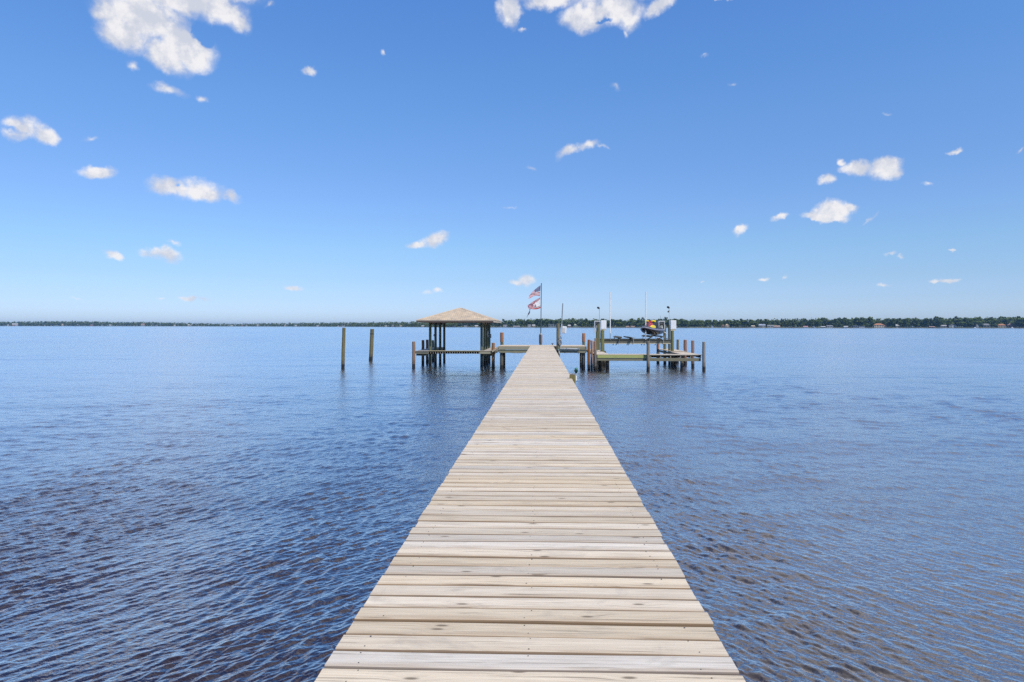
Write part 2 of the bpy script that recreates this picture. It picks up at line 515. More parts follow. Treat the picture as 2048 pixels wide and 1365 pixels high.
# (px, py, half width, half height, tilt degrees, weight) of each cloud in view, plus unseen ones added above
CLOUDS = [
    (285, 30, 120, 62, 8, 1.0), (372, 98, 72, 48, 12, 1.0), (245, 62, 72, 52, 20, .95), (442, 22, 68, 42, 5, 1.0), (340, -10, 170, 52, 0, 1.0), (478, 46, 34, 28, 10, .75), (215, 20, 45, 40, 0, .9), (330, 110, 70, 40, 20, .9),
    (335, 180, 52, 17, 5, .42), (402, 200, 15, 13, 0, .30), (262, 130, 18, 13, 10, .40), (455, -20, 70, 30, 0, 1),
    (40, 256, 50, 28, -8, .85), (88, 270, 40, 24, 20, .85), (192, 347, 52, 17, -6, .85), (345, 378, 58, 26, 5, .9), (400, 380, 62, 30, 8, .9), (462, 393, 30, 15, 25, .45), (178, 279, 24, 9, -15, .24),
    (230, 514, 30, 15, 12, .85), (322, 507, 50, 17, 3, .95), (345, 487, 14, 6, 0, .3), (378, 593, 34, 8, 4, .6), (412, 599, 26, 7, 12, .42), (150, 600, 16, 4, 0, .25), (315, 597, 14, 4, 0, .2), (587, 580, 24, 8, 5, .55),
    (620, 146, 18, 14, 0, .6), (763, 105, 7, 10, 0, .45), (868, 480, 36, 18, -12, .85), (835, 488, 34, 11, -5, .65), (876, 577, 18, 8, -15, .5), (855, 583, 22, 5, 0, .25),
    (1052, 560, 24, 16, -5, .9), (1030, 568, 24, 10, 0, .75),
    (1140, 306, 42, 15, -28, .55), (1172, 292, 34, 12, -15, .55), (1202, 292, 22, 7, 5, .35),
    (1020, 22, 30, 46, -12, .95), (1048, 60, 12, 9, 0, .4), (1165, 38, 56, 38, 0, 1.0), (1215, 22, 90, 42, 0, .95), (1255, 40, 34, 26, 20, .7), (1318, 10, 46, 24, -25, .95), (1100, 2, 72, 24, 0, .9), (1255, 64, 8, 14, 0, .4), (1180, -18, 200, 34, 0, 1.0),
    (1450, -2, 36, 6, 0, .7),
    (250, -170, 380, 150, 10, 1.0), (-150, -330, 420, 200, 0, 1.0), (520, -420, 300, 120, -10, .8), (1150, -110, 260, 60, -6, .8),  # unseen clouds added above the frame, for pale reflections in the near water
    (1712, 336, 44, 17, 3, .95), (1768, 338, 48, 25, 5, 1.0), (1686, 322, 14, 9, 30, .6), (1650, 361, 26, 14, 5, .85), (1668, 421, 48, 20, -4, 1.0), (1650, 434, 54, 12, 4, .9), (1700, 418, 26, 13, 5, .8),
    (1558, 436, 27, 8, -10, .55), (1480, 462, 21, 11, -8, .65), (1905, 303, 20, 8, -15, .55), (1742, 440, 27, 5, -27, .4), (1860, 365, 14, 6, 5, .28), (1897, 498, 11, 5, 10, .5), (1776, 510, 14, 6, -10, .3), (1800, 512, 12, 5, 0, .28),
    (1897, 561, 46, 6, -3, .7), (1868, 563, 16, 6, 0, .6), (1773, 568, 16, 5, -5, .5), (1523, 558, 17, 6, -15, .5), (1568, 552, 12, 5, -12, .4), (1232, 175, 14, 8, 20, .25), (1020, 412, 24, 4, 0, .2), (1465, 171, 14, 6, 0, .18), (1778, 226, 14, 5, 0, .2), (1408, 117, 10, 5, 0, .18), (1408, 569, 8, 4, 0, .3),
    (535, 8, 14, 8, -30, .25), (2040, 302, 10, 6, -20, .3), (1062, 338, 14, 6, 10, .22),
]
HOLES = [(402, 72, 24, 24, -10, .6), (1060, 42, 26, 17, 0, 0.5), (1205, 42, 20, 6, -5, .5), (25, 258, 30, 7, 5, .25), (348, 374, 9, 6, -20, .5)]


def build_world():
    w = bpy.data.worlds.new('World')
    S.world = w
    w.use_nodes = True
    t = NT(w, world=True)
    gen = t.n('ShaderNodeTexCoord').outputs['Generated']
    s = t.n('ShaderNodeSeparateXYZ', {0: gen})
    az = t.math('ARCTAN2', s.outputs[0], s.outputs[1])
    el = t.math('ARCSINE', s.outputs[2])
    base = t.n('ShaderNodeCombineXYZ', {0: az, 1: el, 2: 0.0}).outputs[0]
    # ragged cloud edges: the lookup is shifted by noise
    nA = t.n('ShaderNodeTexNoise', {'Vector': base, 'Scale': 22.0, 'Detail': 6.0, 'Roughness': 0.62}).outputs['Color']
    sh = t.vmath('SCALE', t.vmath('SUBTRACT', nA, (0.5, 0.5, 0.5)), scale=0.035)
    p = t.vmath('ADD', base, sh)

    def field(lst):
        acc = None
        for (px, py, hw, hh, rot, wt) in lst:
            yy = py - (px - 1024) * ROLL
            d = Vector((px - PX, F, PY - yy))
            d.normalize()
            dx = d.x * CA - d.y * SA
            dy = d.x * SA + d.y * CA
            a_, e_ = math.atan2(dx, dy), math.asin(d.z)
            # pixels to radians at this direction
            r2 = F * F + (px - PX) ** 2
            kx = F / r2
            ky = 1 / math.sqrt(r2) * (math.cos(e_) ** 2)
            # each step leans (immeasurably) on the last one, so they are worked out one after the other
            q = p if acc is None else t.n('ShaderNodeVectorMath', {0: acc, 1: (1e-7, 1e-7, 1e-7), 2: p}, operation='MULTIPLY_ADD').outputs[0]
            mp = t.n('ShaderNodeMapping', {'Vector': q, 'Location': (a_, e_, 0), 'Rotation': (0, 0, -R(rot)), 'Scale': (hw * kx, hh * ky, 1)}, vector_type='TEXTURE')
            ln = t.vmath('LENGTH', mp.outputs[0])
            wt = 0.16 + 1.0 * wt
            hw, hh = hw * 1.2, hh * 1.22
            f = t.math('MULTIPLY_ADD', ln, -wt, wt)
            acc = f if acc is None else t.math('SMOOTH_MAX', acc, f, 0.12)
        return acc
    fld = field(CLOUDS)
    hol = t.math('MAXIMUM', field(HOLES), 0.0)
    # unseen clouds added overhead and behind, to grey the near water's reflections
    zc = t.math('MAXIMUM', s.outputs[2], 0.08)
    flat = t.n('ShaderNodeCombineXYZ', {0: t.math('DIVIDE', s.outputs[0], zc), 1: t.math('DIVIDE', s.outputs[1], zc), 2: 3.3}).outputs[0]
    over = t.noise(flat, 1.1, 6, 0.6, 0.3)
    start = t.map(az, -0.30, 0.16, 1.0, 0.475)
    omask = t.math('MULTIPLY', t.map(t.math('SUBTRACT', el, start), 0.0, 0.10, 0, 1), t.map(t.math('ABSOLUTE', az), 2.4, 1.6, .3, 1))
    of = t.math('MULTIPLY_ADD', omask, 2.0, -2.0)
    of = t.math('ADD', t.map(over, 0.32, 0.50, -0.1, 1.0), of)
    fbm = t.noise(base, 60.0, 7, 0.58)
    fld = t.math('MAXIMUM', fld, of)
    fld = t.math('SUBTRACT', fld, t.math('MULTIPLY', hol, 1.3))
    puff = t.noise(base, 17.0, 3, 0.5)
    mod = t.math('ADD', t.math('MULTIPLY_ADD', fbm, 1.5, 0.08), t.math('MULTIPLY_ADD', puff, 0.9, -0.40))
    dens = t.map(t.math('MULTIPLY', fld, mod), 0.02, 0.60, 0, 1, 'SMOOTHSTEP')
    dens = t.math('MULTIPLY', dens, 0.96)
    sky = t.n('ShaderNodeTexSky', sky_type='NISHITA')
    sky.sun_disc = False
    sky.sun_elevation = SUN_EL
    sky.sun_rotation = SUN_AZ
    sky.air_density = 1.0
    sky.dust_density = 0.4
    sky.ozone_density = 1.6
    hs = t.n('ShaderNodeHueSaturation', {'Color': sky.outputs[0], 'Saturation': SKY_SAT, 'Value': SKY_VAL})
    skyc = hs.outputs[0]
    # the clear dry air of the day: a stronger blue than the stock atmosphere, by height above the horizon
    rp = t.n('ShaderNodeValToRGB', {0: t.map(el, 0.0, 0.5)})
    cr = rp.color_ramp
    while len(cr.elements) < len(SKY_GAIN):
        cr.elements.new(0.5)
    for e_, (pos, col_) in zip(cr.elements, SKY_GAIN):
        e_.position = pos
        e_.color = tuple(c / 4 for c in col_) + (1,)
    skyc = t.vmath('MULTIPLY', skyc, t.vmath('SCALE', rp.outputs[0], scale=4.0))
    sh2 = t.noise(t.vmath('ADD', base, (0.02, -0.02, 0)), 26.0, 5, 0.6)
    lit = t.map(t.math('ADD', sh2, t.math('MULTIPLY', fbm, 0.35)), 0.56, 0.80, 0, 1, 'SMOOTHSTEP')
    cc = t.mix(lit, tuple(CLOUD_K * x for x in (0.64, 0.67, 0.76)), tuple(CLOUD_K * x for x in (0.92, 0.905, 0.915)))
    low = t.map(el, 0.0, 0.12, 0.25, 0.0)
    cc = t.mix(low, cc, skyc)
    c = t.mix(dens, skyc, cc)
    bg = t.n('ShaderNodeBackground', {'Color': c, 'Strength': SKY_STR})
    t.n('ShaderNodeOutputWorld', {'Surface': bg.outputs[0]})


SKY_STR, SKY_SAT, SKY_VAL = 0.12, 1.0, 1.0
SKY_GAIN = [(0.0, (0.671, 0.881, 1.455)), (0.041, (0.671, 0.881, 1.455)), (0.081, (0.643, 0.83, 1.33)), (0.142, (0.643, 0.818, 1.181)), (0.234, (0.673, 0.882, 1.173)), (0.354, (0.707, 0.916, 1.27)), (0.457, (0.708, 0.956, 1.315)), (0.601, (0.723, 1.044, 1.424)), (0.738, (0.706, 1.09, 1.52)), (0.918, (0.692, 1.121, 1.639)), (1.0, (0.692, 1.121, 1.639))]
CLOUD_K = 1.0 / SKY_STR
build_world()

S.view_settings.view_transform = 'Standard'
S.view_settings.look = 'None'
S.view_settings.exposure = 0.0
S.view_settings.gamma = 1.0
S.view_settings.use_curve_mapping = False
S.cycles.use_denoising = False
S.cycles.max_bounces = 8
S.cycles.transparent_max_bounces = 8
S.cycles.caustics_reflective = False
S.cycles.caustics_refractive = False
S.cycles.sample_clamp_indirect = 4.0
S.cycles.sample_clamp_direct = 4.0

# ------------------------------------------------------------------ water


def build_water():
    offs = list(np.arange(1400, 760, -7.0)) + list(np.arange(760, 60, -0.8)) + list(np.arange(60, 6, -0.4)) + list(np.arange(6, 1.0, -0.1)) + [0.8, 0.6, 0.45, 0.3]
    r = 4238.0 / np.array(offs)
    tpx = np.arange(-1150, 1150, 1.7)
    th_d = np.arctan(tpx / F)
    th_c = np.linspace(th_d[-1], 2 * np.pi + th_d[0], 70)[1:-1]
    th = np.concatenate([th_d, th_c]) - YAW
    nr, nt = len(r), len(th)
    RR, TT = np.meshgrid(r, th, indexing='ij')
    # tangent-spaced columns: keep constant depth along a row inside the dense fan
    X = (RR * np.sin(TT)).astype(np.float32)
    Y = (RR * np.cos(TT)).astype(np.float32)
    dr = np.abs(np.gradient(r))
    sp = np.repeat(dr[:, None], nt, 1)
    tang = np.where(np.arange(nt) < len(th_d), 1.7 / F, 0.09)
    sp = np.maximum(sp, r[:, None] * tang[None, :])
    sp = np.repeat(sp, 1, 0).astype(np.float32)
    H = np.zeros_like(X)
    var_un = np.zeros_like(X)
    g = np.random.default_rng(5)
    wl = 1 / (1 + np.exp((X - 0.5) / 1.6))
    # gusts: calm and rough patches
    G = np.zeros_like(X)
    for k in range(9):
        lam = 3.0 * (1.7 ** k) * 0.6
        a = g.uniform(0, 2 * np.pi)
        G += np.sin((X * np.cos(a) + Y * np.sin(a) * 0.6) * 2 * np.pi / lam + g.uniform(0, 6.28)) * 0.16
    gust = np.clip(0.95 + G, 0.5, 1.5)

    def wave_set(n, head, spread, weight, lam0, lam1, slope, peak):
        nonlocal H, var_un
        lams = np.exp(g.uniform(np.log(lam0), np.log(lam1), n))
        s = np.exp(-0.5 * (np.log(lams / peak) / 0.75) ** 2)
        s *= slope * math.sqrt(2) / math.sqrt((s ** 2).sum())
        for lam, sl_ in zip(lams, s):
            a = head + g.normal(0, spread)
            kx, ky = math.cos(a) * 2 * np.pi / lam, math.sin(a) * 2 * np.pi / lam
            w = np.clip((lam / sp - 1.6) / 1.8, 0, 1) * weight
            ph = X * np.float32(kx) + Y * np.float32(ky) + np.float32(g.uniform(0, 6.28))
            sn = np.sin(ph)
            H += (sn + (0.34 if ky > 0 else -0.34) * np.sin(2 * ph)) * (sl_ * lam / 6.283) * w
            var_un += 0.5 * (sl_ * weight) ** 2 * (1 - np.clip((lam / sp - 1.6) / 1.8, 0, 1)) ** 2
    # crest lines run to the right-forward on the left side and left-forward on the right side
    A = math.radians(41 - 2)
    B = math.radians(-31 - 2)
    hl = -A            # heading across the crests
    hr = -B
    wave_set(60, hl, 0.33, wl * gust * np.clip(12 / RR, .3, 1).astype(np.float32), 0.06, 0.9, 0.235, 0.15)
    wave_set(60, hr, 0.33, (1 - wl) * gust, 0.06, 0.9, 0.185, 0.16)
    wave_set(40, math.radians(84), 0.55, gust * (1 - .4 * wl) * np.clip(RR / 20, .4, 1).astype(np.float32), 0.22, 2.6, 0.105, 0.6)
    wave_set(14, math.radians(95), 0.5, np.ones_like(X), 2.5, 14.0, 0.012, 5.0)
    n = nr * nt
    co = np.stack([X.ravel(), Y.ravel(), H.ravel()], 1).astype(np.float32)
    co = np.concatenate([co, np.array([[0, 0, 0]], np.float32)])
    idx = np.arange(n).reshape(nr, nt)
    a = idx[:-1, :]
    b = idx[1:, :]
    quads = np.stack([a.ravel(), b.ravel(), np.roll(b, -1, 1).ravel(), np.roll(a, -1, 1).ravel()], 1)
    # winding: radius outwards x angle clockwise -> want +Z
    quads = quads[:, ::1]
    tris = np.stack([np.full(nt, n), idx[0], np.roll(idx[0], -1)], 1)
    me = bpy.data.meshes.new('water')
    me.vertices.add(n + 1)
    me.vertices.foreach_set('co', co.ravel())
    loops = np.concatenate([quads[:, ::-1].ravel(), tris[:, ::-1].ravel()]).astype(np.int32)
    me.loops.add(len(loops))
    me.loops.foreach_set('vertex_index', loops)
    nf = len(quads) + len(tris)
    starts = np.concatenate([np.arange(len(quads)) * 4, len(quads) * 4 + np.arange(len(tris)) * 3]).astype(np.int32)
    me.polygons.add(nf)
    me.polygons.foreach_set('loop_start', starts)
    me.update(calc_edges=True)
    me.validate()
    me.polygons.foreach_set('use_smooth', np.ones(nf, dtype=bool))
    alpha = 0.5 * np.sqrt(2 * var_un)
    ro = np.sqrt(np.clip(alpha, 0.0010, 0.035))
    at = me.attributes.new('rough', 'FLOAT', 'POINT')
    at.data.foreach_set('value', np.append(ro.ravel(), 0.05).astype(np.float32))
    at = me.attributes.new('near', 'FLOAT', 'POINT')
    nearf = np.clip(1 - (RR - 14) / 60.0, 0.15, 1) * np.clip(RR / 14, .45, 1)
    at.data.foreach_set('value', np.append(nearf.ravel(), 1).astype(np.float32))
    at = me.attributes.new('far', 'FLOAT', 'POINT')
    farf = np.clip((RR - 9) / 22.0, 0.0, 1) * (0.55 + 0.45 * np.clip(RR / 120, 0, 1))
    at.data.foreach_set('value', np.append(farf.ravel(), 0).astype(np.float32))
    me.materials.append(M['water'])
    o = bpy.data.objects.new('water', me)
    COL.objects.link(o)
    if me.polygons[1000].normal.z < 0:
        me.flip_normals()
    tag(o, kind='structure', label='rippled dark blue lake water reflecting the sky', cat='water')


build_water()

# ------------------------------------------------------------------ dock
DX, DHW = -0.05, 0.86            # centre line and half width of the walkway
Z0, DSLOPE = 1.844, -0.0016
PITCH = 0.146


def dz(y):
    return Z0 + DSLOPE * y


def plank(mb, x0, x1, y, z, w, th, rnd, rad=0.012, nails=None, jit=True):
    """one board across the walk (long axis X) with eased top edges"""
    prof = [(-w / 2, -th), (-w / 2, -rad)]
    for k in range(1, 4):
        a = math.pi / 2 * k / 4
        prof.append((-w / 2 + rad * (1 - math.cos(a)), -rad + rad * math.sin(a)))
    prof += [(-w / 2 + rad, 0), (-w / 6, -0.0012), (w / 6, -0.0012), (w / 2 - rad, 0)]
    for k in range(3, 0, -1):
        a = math.pi / 2 * k / 4
        prof.append((w / 2 - rad * (1 - math.cos(a)), -rad + rad * math.sin(a)))
    prof += [(w / 2, -rad), (w / 2, -th)]
    n = len(prof)
    sk = random.uniform(-.0022, .0022) if jit else 0
    tilt = random.uniform(-.008, .008) if jit else 0
    vs = []
    segs = 6
    ph = random.uniform(0, 6)
    for i in range(segs + 1):
        x = x0 + (x1 - x0) * i / segs
        bow = 0.0016 * math.sin(ph + i * 0.9) if jit else 0
        for (py_, pz) in prof:
            vs.append((x, y + py_ + sk * (i - segs / 2) * 0.8 + bow, z + pz + tilt * py_ + bow * 0.7))
    fs = []
    for i in range(segs):
        for k in range(n - 1):
            fs.append((i * n + k, (i + 1) * n + k, (i + 1) * n + k + 1, i * n + k + 1))
        fs.append((i * n + n - 1, (i + 1) * n + n - 1, (i + 1) * n, i * n))
    fs.append(tuple(range(n)))
    fs.append(tuple(segs * n + k for k in range(n))[::-1])
    m0 = len(mb.m)
    mb.mesh(vs, fs, rnd)
    for i in range(segs):                     # sides and eased edges: browner wood, darkened further for gap shade
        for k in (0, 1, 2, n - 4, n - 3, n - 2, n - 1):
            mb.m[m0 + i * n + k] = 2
    if nails:
        for nx in nails:
            for ny in (-0.042, 0.042):
                if random.random() < .4:
                    continue
                cx, cy = nx + random.uniform(-.018, .018), y + ny + random.uniform(-.008, .008)
                rr = random.uniform(0.0025, 0.0045)
                mb.mesh([(cx + rr * math.cos(a), cy + rr * math.sin(a), z + 0.0016 + tilt * ny) for a in [k * math.pi / 4 for k in range(8)]], [tuple(range(8))], 0.5, 1)


dock = thing('dock', (DX, 0, 0), 'long straight dock of pale weathered planks running out over the lake', 'dock')
mb = MB()
y = 2.683 - PITCH * 40 + PITCH / 2
nb = 0
while y < 51.55:
    e0, e1 = random.gauss(0, .0035), random.gauss(0, .0035)
    plank(mb, DX - DHW + e0, DX + DHW + e1, y, dz(y) + random.gauss(0, .0016), PITCH - random.uniform(.011, .018), 0.038, random.random(),
          nails=(DX - .72, DX - .02, DX + .72) if y < 22 else None)
    y += PITCH
    nb += 1
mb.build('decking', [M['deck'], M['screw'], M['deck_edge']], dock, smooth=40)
for sx in (-.72, 0, .72):
    MB().bar((DX + sx, -3.5, dz(-3.5) - .038 - .10), (DX + sx, 48.2, dz(48.2) - .038 - .10), 0.045, 0.19, .4).build('stringer', M['beam_y'], dock)
yy = 2.0
while yy < 47:
    for sx in (-.58, .58):
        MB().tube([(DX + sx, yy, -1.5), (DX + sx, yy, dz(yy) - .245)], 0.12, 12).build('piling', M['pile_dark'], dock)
    MB().box((DX, yy - .16, dz(yy) - .345), (1.5, .05, .19)).build('cross_beam', M['beam'], dock)
    yy += 3.05

# cross dock at the far end
TY0, TY1 = 48.3, 51.55
TX = 3.25
cd = thing('cross_dock', (0, TY1, 0), 'short cross platform at the dock end that holds the flagpole', 'dock platform')
zt = dz(50)
for sgn in (-1, 1):
    mb = MB()
    xa, xb = (DX + DHW + .012, TX) if sgn > 0 else (-TX, DX - DHW - .012)
    yq = TY0 + PITCH / 2
    while yq < TY1:
        plank(mb, xa, xb, yq, zt, PITCH - .006, .038, random.random(), jit=False)
        yq += PITCH
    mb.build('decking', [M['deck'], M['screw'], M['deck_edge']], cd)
    MB().box(((xa + xb) / 2, TY0 - .022, zt - .15), (xb - xa, .04, .225), bev=.004).build('rim_board', M['rim'], cd)
    MB().box(((xa + xb) / 2, TY0 + .03, zt - .39), (xb - xa, .05, .22), bev=.004).build('beam', M['beam'], cd)
    MB().box((sgn * (TX + .0), (TY0 + TY1) / 2, zt - .15), (.04, TY1 - TY0 - .01, .2)).build('end_board', M['rim'], cd)
    for yy in (TY0 + .25, TY1 - .45):
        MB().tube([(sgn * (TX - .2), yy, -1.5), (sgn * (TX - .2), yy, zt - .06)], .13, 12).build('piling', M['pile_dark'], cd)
    for k in range(6):
        yy = TY0 + .35 + k * .5
        MB().box(((xa + xb) / 2, yy, zt - .14), (xb - xa - .05, .045, .19)).build('joist', M['beam'], cd)
MB().box((DX, TY1 + .02, zt - .14), (2 * TX - .1, .04, .2)).build('back_board', M['rim'], cd)
MB().box((DX, TY0 - .02, zt - .39), (2 * DHW - .02, .05, .2)).build('beam', M['beam'], cd)

# ------------------------------------------------------------------ free pilings


def piling(px, Y, ytop=None, ztop=None, r=.12, mat='pile_green', lean=0.0, label='', group=None, sleeve=None, cap=None):
    x = XW(px, Y)
    if ztop is None:
        ztop = ZW(px, ytop, Y)
    t_ = thing('piling', (x, Y, 0), label, 'piling', group)
    pts, rad = [], []
    n = 9
    for i in range(n):
        z = -1.6 + (ztop + 1.6) * i / (n - 1)
        pts.append((x + lean * z + random.gauss(0, .006), Y + random.gauss(0, .006), z))
        rad.append(r * (1.06 - .1 * i / (n - 1)) * random.uniform(.985, 1.015))
    pts.append((pts[-1][0], pts[-1][1], ztop + .018))
    rad.append(rad[-1] * .8)
    MB().tube(pts, rad, 14).build('shaft', M[mat], t_)
    if sleeve:
        zs, ze = sleeve
        xs, xe = x + lean * zs, x + lean * ze
        MB().tube([(xs, Y, zs), (xs, Y, zs + .02), (xe, Y, ze), (xe, Y, ze + .015)], [r * 1.10, r * 1.13, r * 1.12, r * .95], 16).build('sleeve', M['wrap'], t_)
    if cap:
        MB().tube([(x + lean * ztop, Y, ztop + .019), (x + lean * ztop, Y, ztop + .05), (x + lean * ztop, Y, ztop + .12)], [r * 1.08, r * 1.08, .01], 14).build('cap', M[cap], t_)
    return t_


piling(686.0, 48.9, 656.2, r=.128, mat='pile_olive', lean=.022, label='tall brown-green mooring piling standing alone in the water, leftmost in the photo')
p2 = piling(741.6, 60.2, 658.8, r=.18, mat='pile_olive', lean=.045, label='thick leaning mooring piling with a dark band near its top, alone in the water')
xx = XW(741.6, 60.2)
MB().tube([(xx + .045 * 2.5, 60.2, 2.5), (xx + .045 * 2.55, 60.2, 2.545)], .195, 16).build('band', M['black'], p2)

GL = 'pilings along the outer side of the boathouse'
piling(827.5, 49.3, 684.0, r=.125, mat='pile_tan', label='orange-brown piling at the front left corner of the boathouse', group=GL)
piling(846, 53.6, 681.0, r=.12, mat='pile_brown', label='dark red-brown piling second along the left side of the boathouse', group=GL)
piling(854.6, 56.0, 680.2, r=.125, mat='pile_brown', label='red-brown piling half hidden by the front left boathouse column', group=GL)
piling(866, 59.0, 681.2, r=.11, mat='pile_green', label='short green piling seen between the two front left boathouse columns', group=GL)
piling(986.5, 49.3, 686.6, r=.125, mat='pile_tan', label='orange-brown piling at the front right corner of the boathouse', group=GL)
GS = 'sleeved pilings behind the cross platform'
x_ = XW(1003.7, 52.1)
zt1 = ZW(1003.7, 666, 52.1)
piling(1003.7, 52.1, ztop=zt1, r=.125, mat='pile_green', sleeve=(zt1 - .74, zt1 + .01), label='piling with a rust brown sleeve behind the left end of the cross platform', group=GS)
zt1 = ZW(1167.3, 667.5, 52.1)
piling(1167.3, 52.1, ztop=zt1, r=.115, mat='pile_green', sleeve=(zt1 - .66, zt1 + .01), label='piling with a rust brown sleeve behind the right end of the cross platform', group=GS)

# ------------------------------------------------------------------ flagpole and flags
FY = 51.95
fx = XW(1081.3, FY)
fp_pile = thing('piling', (fx, FY, 0), 'brown sleeved piling at the dock end that carries the flagpole', 'piling')
zt1 = ZW(1081, 668, FY)
MB().tube([(fx, FY, -1.5), (fx, FY, zt1 - .02)], .10, 14).build('shaft', M['pile_olive'], fp_pile)
MB().tube([(fx, FY, zt1 - .80), (fx, FY, zt1 - .66), (fx, FY, zt1 - .1), (fx, FY, zt1)], [.12, .138, .135, .10], 16).build('sleeve', M['wrap'], fp_pile)
fpole = thing('flagpole', (fx, FY - .19, 1.7), 'slender dark green flagpole at the end of the dock', 'flagpole')
ftop = pt(1082.7, 570, FY - .19)
fbot = Vector((fx, FY - .19, zt1 - .9))
fmid = fbot.lerp(ftop, .36)
MB().tube([fbot, fmid], .04, 12).build('lower_pole', M['pole'], fpole)
MB().tube([fmid, ftop], .031, 12).build('upper_pole', M['pole'], fpole)
MB().tube([ftop, ftop + Vector((0, 0, .05)), ftop + Vector((0, 0, .09)), ftop + Vector((0, 0, .13))], [.012, .045, .045, .01], 12).build('finial', M['pole'], fpole)
MB().box((fx, FY - .15, zt1 - .02), (.14, .12, .14), bev=.02).build('bracket', M['white'], fpole)


def flag(name, corners, nu, nv, colour, label, edge_skip=None, wob=.05):
    """corners: functions of u giving the top and bottom edge as photograph pixels"""
    Yf = FY - .19
    vs, fs, cols = [], [], []
    for i in range(nu + 1):
        u = i / nu
        a, b = corners(u)
        for j in range(nv + 1):
            v = j / nv
            px = a[0] + (b[0] - a[0]) * v
            py = a[1] + (b[1] - a[1]) * v
            dy_ = wob * math.sin(u * 9 + v * 2.3) * u + .03 * math.sin(v * 9 + u * 14) * u
            q = pt(px, py, Yf)
            q.y += dy_ - .75 * u
            vs.append(q)
    for i in range(nu):
        for j in range(nv):
            u, v = (i + .5) / nu, (j + .5) / nv
            c = colour(u, v)
            if c is None:
                continue
            n = nv + 1
            fs.append((i * n + j, (i + 1) * n + j, (i + 1) * n + j + 1, i * n + j + 1))
            cols.append(c)
    me = bpy.data.meshes.new(name)
    o = bpy.data.objects.new(name, me)
    COL.objects.link(o)
    org = vs[0].copy()
    o.location = org
    me.from_pydata([tuple(q - org) for q in vs], [], fs)
    at = me.attributes.new('col', 'FLOAT_COLOR', 'FACE')
    at.data.foreach_set('color', np.array([tuple(c) + (1,) for c in cols], np.float32).ravel())
    me.materials.append(M['cloth'])
    me.polygons.foreach_set('use_smooth', np.ones(len(fs), dtype=bool))
    md = o.modifiers.new('thickness', 'SOLIDIFY')
    md.thickness = 0.004
    tag(o, label, 'flag')
    return o


RED, WHT, BLU, NVY = (.56, .04, .06), (.90, .87, .84), (.12, .14, .28), (.04, .045, .12)


def lerp2(a, b, t_):
    return (a[0] + (b[0] - a[0]) * t_, a[1] + (b[1] - a[1]) * t_)


def flag1_edges(u):
    # top edge sweeps down to the tip, bottom edge arches
    top = lerp2((1081.2, 570.8), (1056.6, 596.5), u)
    top = (top[0] - 1.6 * math.sin(math.pi * u), top[1] - 1.2 * math.sin(math.pi * u))
    bot = lerp2((1079.8, 592.8), (1057.6, 599.5), u)
    bot = (bot[0], bot[1] - 3.6 * math.sin(math.pi * min(1, u * 1.05)))
    return top, bot


def flag1_col(u, v):
    if u > .93 and math.sin(v * 40) > .2:
        return None
    if v < 7 / 13 and u < .44:
        cu, cv = u / .44 * 11, v / (7 / 13) * 9
        if (int(cu) + int(cv)) % 2 == 0 and abs(cu % 1 - .5) < .38 and abs(cv % 1 - .5) < .38:
            return (.55, .56, .62)
        return BLU
    return RED if int(v * 13) % 2 == 0 else WHT


flag('flag', flag1_edges, 66, 78, flag1_col, 'upper flag with red and white stripes and a blue starry corner on the pole')


def flag2_edges(u):
    top = lerp2((1080.2, 595.2), (1055.4, 612.0), u)
    top = (top[0], top[1] - .7 * math.sin(math.pi * u))
    bot = lerp2((1081.0, 616.8), (1057.5, 619.2), u)
    bot = (bot[0], bot[1] + (1.6 * math.sin(math.pi * u * 1.25) if u < .8 else 0))
    return top, bot


def flag2_col(u, v):
    n = math.sin(u * 61 + v * 37) * math.sin(u * 23 - v * 71)
    if u > .9 and n > .25:
        return None
    if u > .56 or v < .16 + .10 * math.sin(u * 5):
        if u > .56 and v > .72:
            return RED if n > -.2 else WHT
        return (WHT if n > .2 else ((.42, .03, .07) if n > -.75 else NVY))
    if v > .86:
        return (.62, .06, .05)
    if .76 < v < .82:
        return NVY
    if abs(u - .42) < .10 * (v - .35) / .4 and .4 < v < .74 and n > -.45:
        return RED
    if u > .44 and v < .34:
        return (.36, .03, .06)
    return WHT


f2 = flag('flag', flag2_edges, 60, 60, flag2_col, 'lower tattered flag with a white field, red edge and torn hanging strip')
fo = f2.location
Yf = FY - .85
mb = MB()
strip = [(1060.2, 617.5, .04), (1059.3, 622, .02), (1058.9, 624.5, .05), (1057.2, 628.5, .06), (1055.6, 631, .02), (1053.5, 635.5, .012)]
for k in range(len(strip) - 1):
    a, b = strip[k], strip[k + 1]
    pa, pb = pt(a[0], a[1], Yf), pt(b[0], b[1], Yf)
    mb.mesh([pa + Vector((-a[2], 0, 0)), pa + Vector((a[2], 0, 0)), pb + Vector((b[2], 0.01, 0)), pb + Vector((-b[2], 0.01, 0)),
             pa + Vector((-a[2], 0.006, 0)), pa + Vector((a[2], 0.006, 0)), pb + Vector((b[2], 0.016, 0)), pb + Vector((-b[2], 0.016, 0))],
            [(0, 1, 2, 3), (7, 6, 5, 4), (0, 4, 5, 1), (1, 5, 6, 2), (2, 6, 7, 3), (3, 7, 4, 0)])
mb.build('torn_strip', paint('faded_navy_cloth', (.10, .08, .13), .9), f2)

